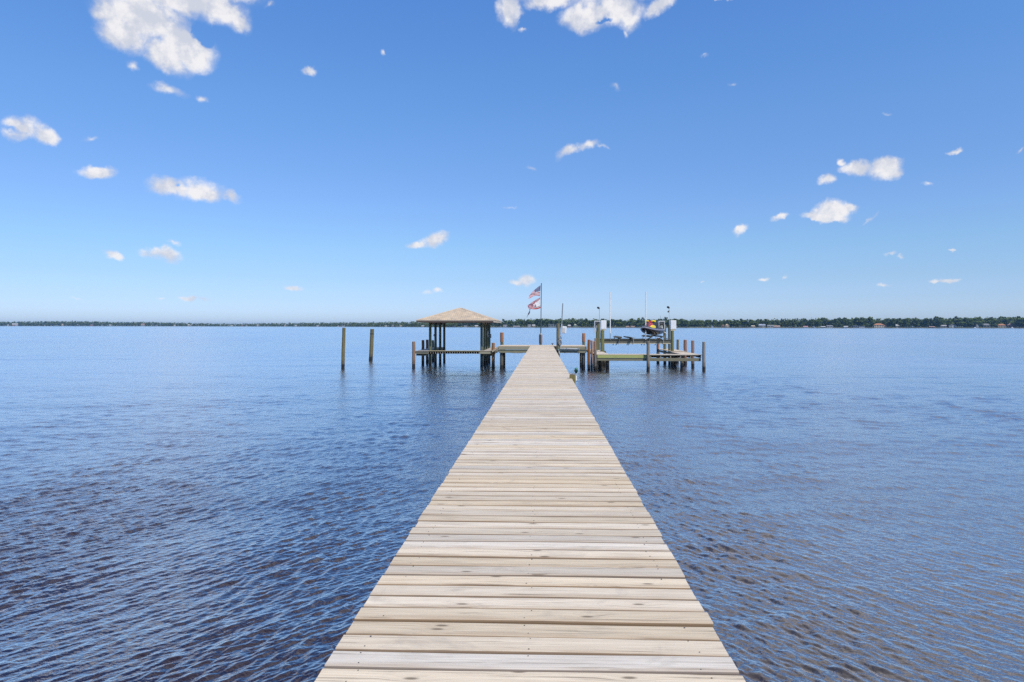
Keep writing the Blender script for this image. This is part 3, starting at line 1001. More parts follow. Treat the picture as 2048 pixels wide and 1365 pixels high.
# ------------------------------------------------------------------ boathouse
BH_Y0, BH_Y1 = 50.0, 57.4
BZ = 1.36
bx0, bx1 = XW(831, 49.4), XW(985, 49.4)            # outer left and right deck edges
cl, cr = XW(860.4, 50.1), XW(963.3, 50.1)          # column lines
bh = thing('boathouse', ((cl + cr) / 2, 49.4, 0), 'open boathouse with a tan shingled hip roof on dark green columns', 'boathouse')
rxl, rxr = XW(832, 48.9), XW(987.3, 48.9)
ry0, ry1 = 48.9, 58.0
ze_t, ze_b = ZW(900, 640.9, 48.9), ZW(900, 644.4, 48.9)
hwid = (rxr - rxl) / 2
rcx = (rxl + rxr) / 2
zr = ZW(918, 616.2, ry0 + hwid)
ra, rb = Vector((rcx, ry0 + hwid, zr)), Vector((rcx, ry1 - hwid, zr))
roof = MB()
L0, R0, R1, L1 = Vector((rxl, ry0, ze_t)), Vector((rxr, ry0, ze_t)), Vector((rxr, ry1, ze_t)), Vector((rxl, ry1, ze_t))
for f in ([L0, R0, ra], [R0, R1, rb, ra], [R1, L1, rb], [L1, L0, ra, rb]):
    roof.face(f)
    roof.face([q - Vector((0, 0, .03)) for q in f][::-1])
ro_ = roof.build('roof', M['shingle'], bh, smooth=0)
rd = MB()
rd.tube([ra, rb], .03, 8)
for q, e in ((L0, ra), (R0, ra), (R1, rb), (L1, rb)):
    rd.tube([q.lerp(e, .01), q.lerp(e, .99)], .02, 8)
rd.build('ridge_cap', paint('ridge_shingle', (.56, .43, .30), .9, .2, 8), ro_)
zf, hf = (ze_t + ze_b) / 2 - .03, (ze_t - ze_b)
MB().box((rcx, ry0 + .03, zf), (rxr - rxl - .06, .03, hf)).build('fascia', M['fascia'], ro_)
MB().box((rcx, ry0 + .005, ze_t - .022), (rxr - rxl, .02, .032)).build('drip_edge', M['drip'], ro_)
MB().box((rcx, ry1 - .03, zf), (rxr - rxl - .06, .03, hf)).build('fascia', M['fascia'], ro_)
for sx, xq in ((-1, rxl), (1, rxr)):
    MB().box((xq - sx * .02, (ry0 + ry1) / 2, zf), (.03, ry1 - ry0 - .1, hf)).build('fascia', M['fascia_light'], ro_)  # sides paler than the front fascia: sunlight put into the colour
MB().box((rcx, (ry0 + ry1) / 2, ze_b + .01), (rxr - rxl - .12, ry1 - ry0 - .14, .015)).build('soffit', M['soffit'], ro_)
colY = [50.1, 52.6, 55.0, 57.3]
for k, yy in enumerate(colY):
    for xq in (cl, cr):
        MB().tube([(xq, yy, -1.6), (xq + .005, yy, 1.2), (xq, yy, ze_b - .004)], [.118, .108, .10], 14).build('column', M['column'], bh)
for xq in (cl, cr):
    MB().box((xq, 53.7, ze_b - .10), (.09, 7.6, .18)).build('header_beam', M['soffit'], bh)
# decks
fw = 1.25
mbL, mbR, mbC = MB(), MB(), MB()
yq = 49.45
while yq < 58.3:
    plank(mbL, bx0, cl - .14, yq, BZ, .138, .036, random.random(), jit=False)
    plank(mbR, cr + .14, bx1, yq, BZ, .138, .036, random.random(), jit=False)
    yq += .144
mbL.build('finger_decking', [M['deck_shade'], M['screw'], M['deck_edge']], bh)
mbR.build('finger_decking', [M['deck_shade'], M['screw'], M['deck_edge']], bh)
for k in range(5):
    yq = 49.45 + k * .144
    plank(mbC, cl - .135, cr + .135, yq, BZ + .002, .138, .036, random.random(), jit=False)
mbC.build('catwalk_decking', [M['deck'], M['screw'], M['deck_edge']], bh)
MB().box(((bx0 + cl) / 2 - .05, 49.36, BZ - .015), (cl - bx0 + .1, .03, .05)).build('edge_trim', M['fascia_light'], bh)
MB().box(((cl + cr) / 2, 49.36, BZ - .012), (cr - cl - .02, .03, .045)).build('edge_trim', M['rim'], bh)
MB().box(((bx0 + cl) / 2 - .05, 49.42, BZ - .14), (cl - bx0 + .1, .045, .17)).build('rim_board', M['beam'], bh)
MB().box(((bx1 + cr) / 2, 49.40, BZ - .14), (bx1 - cr + .22, .045, .17)).build('rim_board', M['rim'], bh)
nj = 22
for k in range(nj):
    xq = cl - .02 + (cr - cl - .12) * k / (nj - 1)
    MB().box((xq, 49.75, BZ - .125), (.045, .72, .165)).build('joist', M['joist'], bh)
MB().box(((cl + cr) / 2, 50.16, BZ - .15), (cr - cl - .3, .05, .2)).build('back_beam', M['beam'], bh)
for xa, xb in ((bx0, cl - .14), (cr + .14, bx1)):
    for yy in (49.75, 52.6, 55.2, 57.8):
        MB().box(((xa + xb) / 2, yy, BZ - .31), (xb - xa, .08, .16)).build('cross_beam', M['beam'], bh)
    for xq in (xa + .04, xb - .04):
        MB().box((xq, 53.9, BZ - .135), (.045, 8.6, .17)).build('stringer', M['beam_y'], bh)
# things on the columns of the boathouse
sw = MB().box((cr + .30, 55.0, ZW(981, 672.5, 55)), (.13, .10, .34), bev=.02)
tag(sw.build('switch_box', M['grey'], None, origin=(cr + .30, 55.0, ZW(981, 672.5, 55))), 'small dark grey switch box on the right rear boathouse columns', 'switch box')
hp = pt(975, 670, 53.6)
sw = MB().tube([hp + Vector((0, 0, .28)), hp + Vector((.05, 0, .16)), hp + Vector((.0, 0, 0)), hp + Vector((.06, 0, -.18))], .045, 8)
tag(sw.build('hose', M['grey_light'], None, origin=hp), 'pale coiled hose hanging among the right boathouse columns', 'hose')
hp = pt(868.3, 671, 52.5)
sw = MB().box(hp, (.10, .10, .16), bev=.02)
tag(sw.build('outlet_box', M['grey'], None, origin=hp), 'small blue-grey outlet box on the second left boathouse column', 'outlet box')
# ramp from the cross platform down to the boathouse deck
sx0 = -TX - .02
st = thing('ramp', (sx0, 49.2, BZ), 'short plank ramp from the cross platform down to the boathouse', 'ramp')
mb = MB()
a, b = Vector((sx0 - .02, 49.6, zt - .02)), Vector((bx1 + .02, 49.6, BZ + .03))
for k in range(5):
    q = a.lerp(b, (k + .5) / 5)
    d = (b - a)
    rotm = d.to_track_quat('X', 'Z').to_matrix()
    mb.box(q, (d.length / 5 - .006, 1.5, .035), rotm, bev=.006)
mb.build('tread_boards', M['deck_y'], st)
for yy in (48.83, 50.37):
    MB().bar(Vector((a.x, yy, a.z - .06)), Vector((b.x, yy, b.z - .06)), .045, .13).build('side_rail', M['fascia_light'], st)

# ------------------------------------------------------------------ lift dock on the right
LZ = 1.2
LY = 47.3
lx0, lxm, lx1 = XW(1193, LY), XW(1296, LY), XW(1404.5, LY)
ld = thing('lift_dock', ((lx0 + lx1) / 2, LY, 0), 'low U-shaped plank dock around the boat lift on the right', 'dock platform')
LW = 1.35
mb = MB()
yq = LY + .07
while yq < LY + LW:
    plank(mb, lx0, lx1, yq, LZ, .138, .036, random.random(), jit=False)
    yq += .144
mb.build('front_decking', [M['deck'], M['screw'], M['deck_edge']], ld)
mb, mb2 = MB(), MB()
yq = LY + LW + .09
while yq < 58.6:
    plank(mb, lx0, lx0 + .95, yq, LZ, .138, .036, random.random(), jit=False)
    if yq > 52.2:
        plank(mb2, lx1 - 1.25, lx1 - .02, yq, LZ + .05, .138, .036, random.random(), jit=False)
    else:
        plank(mb2, lx1 - 1.25, lx1 - .02, yq, LZ, .138, .036, random.random(), jit=False)
    yq += .144
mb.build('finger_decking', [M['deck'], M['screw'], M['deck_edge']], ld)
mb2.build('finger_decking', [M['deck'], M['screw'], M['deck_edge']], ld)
MB().box(((lx0 + lxm) / 2, LY - .025, LZ - .145), (lxm - lx0 - .12, .04, .205), bev=.004).build('rim_board', M['rim_green'], ld)
MB().box(((lx0 + lxm) / 2, LY + .02, LZ - .355), (lxm - lx0 - .1, .06, .20), bev=.004).build('beam', M['beam'], ld)
MB().box(((lxm + lx1) / 2, LY - .02, LZ - .355), (lx1 - lxm - .22, .06, .225), bev=.004).build('beam', M['beam'], ld)
MB().box(((lxm + lx1) / 2, LY - .015, LZ - .022), (lx1 - lxm - .2, .025, .045)).build('edge_trim', M['joist'], ld)
for k in range(6):
    xq = lxm + .2 + (lx1 - lxm - .3) * k / 5
    MB().box((xq, LY + LW / 2, LZ - .135), (.045, LW, .19)).build('joist', M['joist'], ld)
for k in range(5):
    xq = lx0 + .2 + (lxm - lx0 - .4) * k / 4
    MB().box((xq, LY + LW / 2 + .02, LZ - .135), (.045, LW - .06, .19)).build('joist', M['joist'], ld)
MB().box(((lx0 + lx1) / 2, LY + LW + .03, LZ - .16), (lx1 - lx0 - 2.4, .05, .22)).build('back_beam', M['beam'], ld)
for xa, xb in ((lx0, lx0 + .95), (lx1 - 1.25, lx1 - .02)):
    for xq in (xa + .04, xb - .04):
        MB().box((xq, 53.6, LZ - .135), (.045, 9.8, .17)).build('stringer', M['beam_y'], ld)
for px, yy in ((1364, LY + .35), (1215, LY + .5), (1200, 49.0), (1210, 52.0), (1316, 57.0), (1209, 55.5), (1350, 53.0)):
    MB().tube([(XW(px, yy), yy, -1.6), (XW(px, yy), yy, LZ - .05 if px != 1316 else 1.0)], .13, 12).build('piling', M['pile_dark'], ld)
# step from the cross platform
sp_ = thing('step', (TX + .1, 48.8, LZ), 'narrow white-edged step between the cross platform and the lift dock', 'step')
a, b = Vector((TX + .05, 49.0, zt - .25)), Vector((lx0 - .02, 49.0, LZ + .22))
MB().box((TX + .26, 48.95, zt - .30), (.40, 1.2, .04), Euler((0, -.12, 0)).to_matrix(), bev=.006).build('tread', M['deck_y'], sp_)
MB().box((TX + .40, 48.95, zt - .48), (.34, 1.2, .04), Euler((0, .1, 0)).to_matrix(), bev=.006).build('tread', M['deck_y'], sp_)
MB().bar((TX + .04, 48.30, zt - .42), (TX + .50, 48.30, zt - .12), .05, .09).build('side_rail', M['pvc'], sp_)
MB().bar((TX + .10, 48.24, zt - .30), (TX + .55, 48.24, zt - .50), .05, .09).build('side_rail', M['fascia_light'], sp_)

GC = 'pilings clustered at the left corner of the lift dock'
piling(1177.6, 48.2, 680.2, r=.105, mat='pile_brown', label='red-brown piling leftmost of the cluster by the lift dock corner', group=GC)
piling(1183.4, 47.6, 681.9, r=.085, mat='pile_tan', label='slim tan piling in the middle of the cluster by the lift dock corner', group=GC)
piling(1189.2, 48.6, 683.4, r=.10, mat='pile_brown', label='orange-brown piling behind the grey corner post of the lift dock', group=GC)
piling(1190.8, 51.5, 677.2, r=.08, mat='pile_tan', label='brown piling at the back of the cluster beside the lift posts', group=GC)
cp = thing('corner_post', (XW(1191.2, 47.1), 47.1, 0), 'square silver-grey post at the front left corner of the lift dock', 'post')
MB().box((XW(1191.2, 47.12), 47.12, (ZW(1191, 698.5, 47.1) + .18) / 2), (.15, .10, ZW(1191, 698.5, 47.1) - .18), bev=.012).build('post', M['pile_grey'], cp)
MB().tube([(XW(1191.6, 47.3), 47.3, -1.5), (XW(1191.6, 47.3), 47.3, .9)], .05, 8).build('support', M['pile_dark'], cp)
GF = 'pilings along the front and outer side of the lift dock'
piling(1296.3, 47.05, 683.2, r=.115, mat='pile_grey', label='grey piling with a tan top in the middle of the lift dock front', group=GF)
piling(1407.8, 47.05, 684.6, r=.12, mat='pile_grey', label='grey piling at the front right corner of the lift dock, rightmost in the photo', group=GF)
piling(1385.6, 51.0, 681.8, r=.125, mat='pile_brown', label='red-brown piling next behind the right corner piling of the lift dock', group=GF)
piling(1370.6, 53.8, 680.4, r=.14, mat='pile_brown', label='wide double red-brown piling in the middle of the outer row of the lift dock', group=GF)
piling(1355.6, 57.2, 679.8, r=.115, mat='pile_olive', label='olive brown piling furthest back in the outer row of the lift dock', group=GF)
piling(1316.0, 58.4, 676.5, r=.12, mat='pile_brown', label='red-brown piling seen beneath the jet ski behind the lift', group=GF)

# ------------------------------------------------------------------ boat lift
Y1, Y2 = 52.9, 56.6
xl, xr = XW(1204.8, Y1), XW(1344.6, Y1)
bl = thing('boat_lift', ((xl + xr) / 2, Y1, 0), 'boat lift with a raised cradle beam, white motor covers and guide poles', 'boat lift')
ztp = ZW(1200, 650, Y1)


def lpile(x, y, zt_, r):
    MB().tube([(x, y, -1.7), (x + .01, y, .5), (x - .01, y, zt_)], [r * 1.05, r, r * .95], 14).build('piling', M['pile_green'], bl)


for x, y, zt_, r in ((xl, Y1, ZW(1204, 660, Y1), .165), (XW(1196.5, Y2), Y2, ZW(1196, 648, Y2), .155), (XW(1194, Y2 - 1.2), Y2 - 1.2, ZW(1194, 664, Y2 - 1.2), .09),
                     (xr, Y1, ZW(1344, 660, Y1), .135), (XW(1338.6, Y1 + 1.2), Y1 + 1.2, ZW(1338, 650, Y1 + 1.2), .10), (XW(1329.6, Y2), Y2, ZW(1329, 649.5, Y2), .13)):
    lpile(x, y, zt_, r)
zb1, zb0 = ZW(1270, 679.5, Y1), ZW(1270, 688.2, Y1)


def ibeam(y):
    h = zb1 - zb0
    MB().box(((xl + xr) / 2, y, (zb0 + zb1) / 2 + .01), (xr - xl - .28, .03, h - .06)).build('beam_web', M['lift'], bl)
    MB().box(((xl + xr) / 2, y, zb1 - .012), (xr - xl - .28, .16, .022)).build('beam_flange', M['lift'], bl)
    MB().box(((xl + xr) / 2, y, zb0 + .025), (xr - xl - .28, .17, .05), bev=.006).build('beam_flange', M['flange'], bl)


ibeam(Y1)
ibeam(Y2)
# bunks on tilted brackets
for px, tl, h in ((1240, -.45, .17), (1262, .35, .15), (1301, -.35, .26), (1322, .3, .26)):
    x = XW(px, Y1)
    MB().box((x, (Y1 + Y2) / 2, zb1 + h), (.22, Y2 - Y1 + .9, .08), Euler((0, tl, 0)).to_matrix(), bev=.02).build('bunk', M['carpet'], bl)
    for yy in (Y1 - .1, Y2 - .1):
        MB().bar((x + .12 * (1 if tl > 0 else -1) + .12, yy, zb1 + h + .05), (x - .14 * (-1 if tl > 0 else 1) - .02, yy, zb0 - .06), .05, .05).build('bracket', M['steel'], bl)
    MB().bar((x - .28, Y1 - .08, zb1 + .03), (x + .16, Y1 - .08, zb1 + h - .02), .05, .07).build('bracket', M['carpet'], bl)
for px in (1227, 1233, 1255, 1258, 1284, 1289, 1311):
    x = XW(px, Y1)
    MB().bar((x, Y1, zb0 - .001), (x - .05, Y1, zb0 - .12), .05, .05).build('hanger', M['black'], bl)
for px, dk in ((1220.2, True), (1290.9, False)):
    x = XW(px, Y1 - .02)
    zz0, zz1, zz2 = ZW(px, 680, Y1 - .1), ZW(px, 667, Y1 - .1), ZW(px, 584.3, Y1 - .1)
    MB().tube([(x, Y1 - .12, zz0), (x, Y1 - .12, zz1 - .002)], .028 if dk else .05, 10).build('pole_base', M['grey'] if dk else M['grey_light'], bl)
    MB().tube([(x, Y1 - .12, zz1), (x + .01, Y1 - .12, zz2)], .04, 12).build('guide_pole', M['pvc'], bl)


def motor_cover(px0, px1, py0, py1, Y, opened, ledge):
    x0, x1 = XW(px0, Y), XW(px1, Y)
    z1, z0 = ZW(px0, py0, Y), ZW(px0, py1, Y)
    w, h, d_ = x1 - x0, z1 - z0, .40
    cx, cz = (x0 + x1) / 2, (z0 + z1) / 2
    if not opened:
        MB().box((cx, Y, cz), (w, d_, h), bev=.03).build('motor_cover', M['white'], bl)
        if ledge:
            MB().box((cx, Y, z0 - .055), (w * .93, d_ * .9, .10)).build('motor_mount', M['flange'], bl)
    else:
        m = MB()
        m.box((x0 + .02, Y, cz), (.04, d_, h), bev=.01)
        m.box((x1 - .02, Y, cz), (.04, d_, h), bev=.01)
        m.box((cx, Y, z1 - .03), (w - .085, d_, .06), bev=.01)
        m.box((cx, Y + d_ / 2 - .02, cz + h * .3), (w - .085, .03, h * .38))
        m.build('motor_cover', M['white'], bl)
        MB().tube([(cx - .12, Y - .05, z1 - .3), (cx + .14, Y - .05, z1 - .3)], .10, 12).build('motor', M['black'], bl)
        m = MB()
        m.tube([(cx, Y - .16, z1 - .5), (cx, Y + .1, z1 - .5)], .13, 14)
        m.tube([(cx - .05, Y - .12, z1 - .9), (cx - .05, Y + .1, z1 - .9)], .09, 14)
        m.build('pulley', M['steel'], bl)
        m = MB()
        for k in (-.12, .02, .12):
            m.tube([(cx + k, Y - .1, z1 - .3), (cx + k * .6, Y - .1, z0 - .35)], .012, 6)
        m.build('cable', M['steel'], bl)


motor_cover(1201.3, 1212.4, 641.4, 659.0, Y1 + .05, False, True)
motor_cover(1340.2, 1351.6, 641.4, 659.2, Y1 + .05, False, True)
motor_cover(1188.6, 1200.2, 642.3, 666, Y2 + .05, True, False)
motor_cover(1316.6, 1328.6, 642.3, 660, Y2 + .05, True, False)
# hose on the right lift piling
hp = [pt(1324, 654, Y2 - .3), pt(1325.5, 661, Y2 - .35), pt(1328, 664.5, Y2 - .35), pt(1333, 667.5, Y2 - .3)]
tag(MB().tube(hp, .028, 8).build('hose', M['pvc'], None, origin=hp[0]), 'pale loose hose end on the right rear lift piling beside the jet ski', 'hose')
# shelf by right pilings
MB().box((XW(1333.5, Y1 + .6), Y1 + .7, ZW(1333, 678, Y1 + .7)), (.42, .5, .05), bev=.006).build('shelf', M['deck'], bl)

# lights on stalks above the lift
for px, ptop, pbot, Y, second, lab in ((1198.3, 615.5, 643, Y2, False, 'dark floodlight on a thin stalk above the left lift motor'),
                                      (1338.0, 614.5, 650, Y1 + 1.2, True, 'dark floodlight pair on a thin pale stalk above the right lift motor')):
    b0, b1 = pt(px + (.4 if not second else .6), pbot, Y), pt(px + .5, ptop + 2, Y)
    lt = thing('dock_light', b0, lab, 'dock light')
    MB().tube([b0, b1], .016, 8).build('stalk', M['grey'] if not second else M['grey_light'], lt)
    h = pt(px - .8, ptop + 1.5, Y)
    MB().tube([h + Vector((-.10, -.06, .05)), h + Vector((-.02, 0, .04)), h + Vector((.06, .02, -.04)), b1], [.085, .09, .06, .02], 12).build('lamp_head', M['black'], lt)
    if second:
        h = pt(px - 1.0, 623.6, Y)
        MB().tube([h + Vector((-.05, -.05, -.04)), h + Vector((.02, 0, .03)), h + Vector((.07, 0, .08))], [.06, .055, .03], 12).build('lamp_head', M['black'], lt)

# ------------------------------------------------------------------ jet ski
JY = 54.2
jx = XW(1302.5, JY)
jz = ZW(1304, 671.0, JY)
js = thing('jet_ski', (jx, JY, jz), 'black and grey jet ski with a yellow and red hood on the lift', 'jet ski')
yaw = R(-28)
jr = Matrix.Rotation(yaw, 3, 'Z')


def J(p):
    """ski frame: y = -1.7 bow (towards the viewer) ... 1.5 stern, x sideways, z up"""
    return Vector((jx, JY, jz)) + jr @ (Vector(p) * 1.1)


def loft(sections, name, mat, parent=js, close=True, smooth=50):
    m = MB()
    vs, fs = [], []
    n = len(sections[0])
    for s_ in sections:
        vs += [J(q) for q in s_]
    for i in range(len(sections) - 1):
        for k in range(n if close else n - 1):
            fs.append((i * n + k, (i + 1) * n + k, (i + 1) * n + (k + 1) % n, i * n + (k + 1) % n))
    if close:
        fs.append(tuple(range(n)))
        fs.append(tuple((len(sections) - 1) * n + k for k in range(n))[::-1])
    m.mesh(vs, fs)
    return m.build(name, mat, parent, smooth=smooth)


hull, band, deck_ = [], [], []
for y, w, kz, cz in ((-1.72, .05, .52, .56), (-1.5, .24, .36, .50), (-1.1, .44, .18, .42), (-.5, .56, .06, .36), (.3, .60, 0.0, .34), (1.1, .58, 0.0, .34), (1.5, .54, .03, .34)):
    ch = kz + (cz - kz) * .45
    hull.append([(-w, y, cz), (-w * .86, y, ch), (-w * .45, y, kz + .04), (0, y, kz), (w * .45, y, kz + .04), (w * .86, y, ch), (w, y, cz)])
    band.append([(-w - .03, y - (.04 if y < -1.6 else 0), cz), (-w - .05, y - (.05 if y < -1.6 else 0), cz + .05), (-w - .01, y, cz + .10), (w + .01, y, cz + .10), (w + .05, y - (.05 if y < -1.6 else 0), cz + .05), (w + .03, y - (.04 if y < -1.6 else 0), cz)])
    deck_.append([(-w + .02, y, cz + .09), (-w * .72, y + .02, cz + .19), (-w * .3, y + .03, cz + .24), (w * .3, y + .03, cz + .24), (w * .72, y + .02, cz + .19), (w - .02, y, cz + .09)])
loft(hull, 'hull', M['ski_dark'])
loft(band, 'bumper', M['ski_grey'])
loft(deck_, 'deck', M['ski_dark'])
# hood: grey nose, red middle, yellow flanks
loft([[(-.30 * s_, y, z0), (-.26 * s_, y, z0 + h * .7), (0, y, z0 + h), (.26 * s_, y, z0 + h * .7), (.30 * s_, y, z0)] for y, s_, z0, h in ((-1.45, .45, .60, .05), (-1.1, .9, .60, .10), (-.7, 1.05, .58, .14))], 'nose_cover', M['ski_grey'])
loft([[(-.24 * s_, y, z0), (-.22 * s_, y, z0 + h * .75), (0, y, z0 + h), (.22 * s_, y, z0 + h * .75), (.24 * s_, y, z0)] for y, s_, z0, h in ((-1.0, .7, .66, .05), (-.8, 1.0, .66, .20), (-.45, 1.15, .64, .36), (-.15, .9, .62, .36))], 'hood', M['red'])
loft([[(-.14 * s_, y, z0), (-.12 * s_, y, z0 + h * .75), (0, y, z0 + h), (.12 * s_, y, z0 + h * .75), (.14 * s_, y, z0)] for y, s_, z0, h in ((-1.05, .7, .66, .04), (-.86, 1.0, .67, .165), (-.62, .9, .68, .30))], 'hood_scoop', M['ski_dark'])
for sx in (-1, 1):
    loft([[(sx * a_, y, z0), (sx * (a_ + .14), y, z0 - .06), (sx * (a_ + .13), y, z0 + h * .5), (sx * a_, y, z0 + h)] for y, a_, z0, h in ((-.98, .20, .62, .04), (-.6, .25, .62, .15), (-.1, .25, .60, .16))], 'side_panel', M['yellow'])
    loft([[(sx * x_, y, z), (sx * x_, y - .05, z + .05), (sx * x_, y + .05, z + .11), (sx * x_, y + .1, z + .03)] for x_, y, z in ((.10, -.28, 1.0), (.28, -.30, 1.02), (.40, -.24, .98))], 'mirror', M['yellow'])
    m = MB()
    m.tube([J((sx * .05, -.12, 1.05)), J((sx * .25, -.08, 1.06)), J((sx * .42, .02, 1.02))], [.022, .022, .026], 8)
    m.build('handlebar', M['black'], js)
loft([[(-.10, y, z), (-.09, y, z + .07), (.09, y, z + .07), (.10, y, z)] for y, z in ((-.38, .96), (-.2, 1.03), (-.02, 1.0))], 'steering_cover', M['red'])
loft([[(-.19 * s_, y, .56), (-.17 * s_, y, z), (0, y, z + .03), (.17 * s_, y, z), (.19 * s_, y, .56)] for y, s_, z in ((-.05, .8, .80), (.3, 1, .84), (.7, 1.05, .86), (.8, 1.1, .94), (1.2, 1.1, .95), (1.3, .9, .80))], 'seat', M['black'])

# ------------------------------------------------------------------ utility post and its fittings
UY = 47.85
ux = XW(1116.2, UY)
up = piling(1116.2, UY, 648.2, r=.125, mat='pile_olive', label='tall olive utility piling right of the dock end with hose and box')
gp0, gp1 = pt(1121.2, 694, UY - .1), pt(1125.5, 607.2, UY - .1)
gm = gp0.lerp(gp1, .52)
cp_ = thing('conduit_pole', gp0, 'thin grey pole leaning slightly right beside the utility piling', 'pole')
MB().tube([gp0, gm], .05, 12).build('lower_tube', M['grey_light'], cp_)
MB().tube([gm, gp1], .040, 12).build('upper_tube', M['grey'], cp_)
MB().box(pt(1122.7, 662, UY - .02), (.12, .05, .44), bev=.01).build('junction_box', M['grey_light'], cp_)
wb0 = pt(1128.6, 660.3, UY + .05)
wb = thing('utility_box', wb0, 'tilted white utility box beside the grey pole', 'utility box')
MB().box(wb0, (.31, .17, .52), Euler((0, R(5), 0)).to_matrix(), bev=.02).build('box', M['white'], wb)
MB().box(wb0 + Vector((-.03, -.092, -.03)), (.19, .012, .36), Euler((0, R(5), 0)).to_matrix(), bev=.005).build('door', paint('box_door', (.62, .59, .54), .5), wb)
hb = pt(1120.3, 681, UY - .16)
hc = thing('hose', hb, 'pale grey hose coiled in two loops on the utility piling', 'hose')
for k, (dz_, rr) in enumerate(((.16, .13), (-.14, .16), (-.10, .12))):
    ring = [hb + Vector((rr * .75 * math.cos(a), -.02 * k - .03 * math.sin(a), dz_ + rr * 1.25 * math.sin(a))) for a in [i * 2 * math.pi / 20 for i in range(21)]]
    MB().tube(ring, .025, 8).build('coil', M['rope'], hc)
gb = pt(1117.5, 699.5, UY - .2)
g_ = thing('hose_reel', gb, 'small green plastic hose reel low on the utility piling', 'hose reel')
MB().box(gb, (.16, .10, .10), bev=.025).build('housing', M['green'], g_)
MB().tube([gb + Vector((-.02, -.09, -.03)), gb + Vector((-.02, -.03, -.03))], .04, 10).build('spool', M['grey_light'], g_)
# pipes under and along the cross platform
pa, pb = pt(1119, 697.2, TY0 - .12), pt(1158, 698.4, TY0 - .12)
pp = thing('water_pipe', pa, 'pale grey pipe strapped along the front of the cross platform', 'pipe')
MB().tube([pa, pb], .04, 10).build('pipe', M['grey_light'], pp)
for px in (1133.5, 1156.5):
    MB().box(pt(px, 697.6, TY0 - .12), (.07, .10, .11), bev=.01).build('strap', M['grey'], pp)
va, vb = pt(1118.2, 706, UY - .1), pt(1118.2, 711, UY - .1)
q = thing('drain_pipe', va, 'short white and dark drain pipe under the utility piling', 'pipe')
MB().tube([pt(1118, 703, UY - .17), pt(1118.2, 707.5, UY - .17)], .03, 8).build('white_end', M['pvc'], q)
MB().tube([pt(1118.2, 707.6, UY - .17), pt(1118.6, 714, UY - .17)], .026, 8).build('dark_end', M['black'], q)
ra_, rb_ = pt(1157.2, 699, TY0 - .1), pt(1156.6, 709, TY0 - .1)
tag(MB().tube([ra_, (ra_ + rb_) / 2 + Vector((.02, 0, 0)), rb_], .014, 6).build('rope', M['black'], None, origin=ra_), 'short dark rope end hanging below the cross platform', 'rope')
for (x0, x1, yy, sag, lab) in ((1012, 1056, 704.6, 2.2, 'pale cable sagging under the left side of the cross platform'), (1119, 1143, 704.9, 1.4, 'pale cable sagging under the right side of the cross platform')):
    cpts = [pt(x0 + (x1 - x0) * k / 10, yy + sag * math.sin(math.pi * k / 10), TY0 + .02) for k in range(11)]
    tag(MB().tube(cpts, .016, 6).build('cable', M['rope'], None, origin=cpts[0]), lab, 'cable')
cl0 = pt(1104.9, 690.8, 51.2)
c_ = thing('cleat', cl0, 'small dark cleat at the far right corner of the walkway', 'cleat')
cl0 = Vector((XW(1104.9, 51.2), 51.2, dz(51.2)))
MB().tube([cl0 + Vector((0, 0, 0)), cl0 + Vector((0, 0, .09))], .03, 8).build('post', M['black'], c_)
MB().tube([cl0 + Vector((-.09, 0, .10)), cl0 + Vector((0, 0, .115)), cl0 + Vector((.09, 0, .10))], [.02, .035, .02], 8).build('horn', M['black'], c_)

# green lantern on the right edge of the dock
ly = 18.0
lp = pt(1152.3, 742, ly)
lan = thing('lantern', (lp.x, ly, 1.75), 'green lantern on a thin white stem at the right edge of the dock', 'lantern')
MB().tube([lp + Vector((0, 0, .085)), lp + Vector((0, 0, .06)), lp + Vector((0, 0, .05)), lp + Vector((0, 0, .045))], [.012, .05, .055, .02], 14).build('cap', M['green'], lan)
MB().tube([lp + Vector((0, 0, .043)), lp + Vector((0, 0, .025)), lp + Vector((0, 0, .018))], [.045, .045, .052], 14).build('lens', paint('green_lens', (.01, .09, .055), .15), lan)
MB().tube([lp + Vector((0, 0, .016)), lp + Vector((0, 0, -.02)), lp + Vector((0, 0, -.075))], [.058, .052, .012], 14).build('body', paint('dark_green_body', (.006, .06, .045), .3), lan)
MB().tube([lp + Vector((0, 0, -.075)), Vector((lp.x, ly, pt(1152, 751.5, ly).z))], .011, 8).build('stem', M['grey_light'], lan)
zc = pt(1152, 752, ly).z
MB().tube([(lp.x, ly, zc), (lp.x, ly, zc - .13)], .024, 10).build('sleeve', M['pvc'], lan)
bp = thing('post_stub', (DX + DHW + .02, ly, 0), 'grey-green post stub showing past the right edge of the dock below the lantern', 'post')
zc = pt(1146, 749.5, ly).z
MB().box((lp.x - .10, ly + .02, zc - .06 - .9), (.155, .14, 1.9), bev=.01).build('post', M['pile_olive'], bp)
MB().box((lp.x - .10, ly + .02, zc + .01), (.165, .15, .018), bev=.004).build('cap_board', M['deck_shade'], bp)

# ------------------------------------------------------------------ far shore
SHORE = [(-900, 3300), (-300, 3200), (0, 3000), (300, 2850), (512, 2650), (700, 2200), (850, 1650), (1000, 1400), (1150, 1300), (1400, 1250), (1700, 1240), (2048, 1260), (2500, 1290), (3000, 1500)]
TREEH = [(-900, 23), (0, 22), (130, 24), (300, 20), (470, 12), (512, 14), (600, 15), (700, 16), (850, 15), (1000, 16.5), (1060, 19), (1150, 19), (1240, 18), (1330, 19), (1420, 16), (1500, 17.5), (1580, 19.5), (1700, 20), (1800, 20.5), (1900, 21.5), (2048, 23), (3000, 23)]


def interp(tab, x):
    for (a, b), (c, d) in zip(tab, tab[1:]):
        if a <= x <= c:
            return b + (d - b) * (x - a) / (c - a)
    return tab[0][1] if x < tab[0][0] else tab[-1][1]


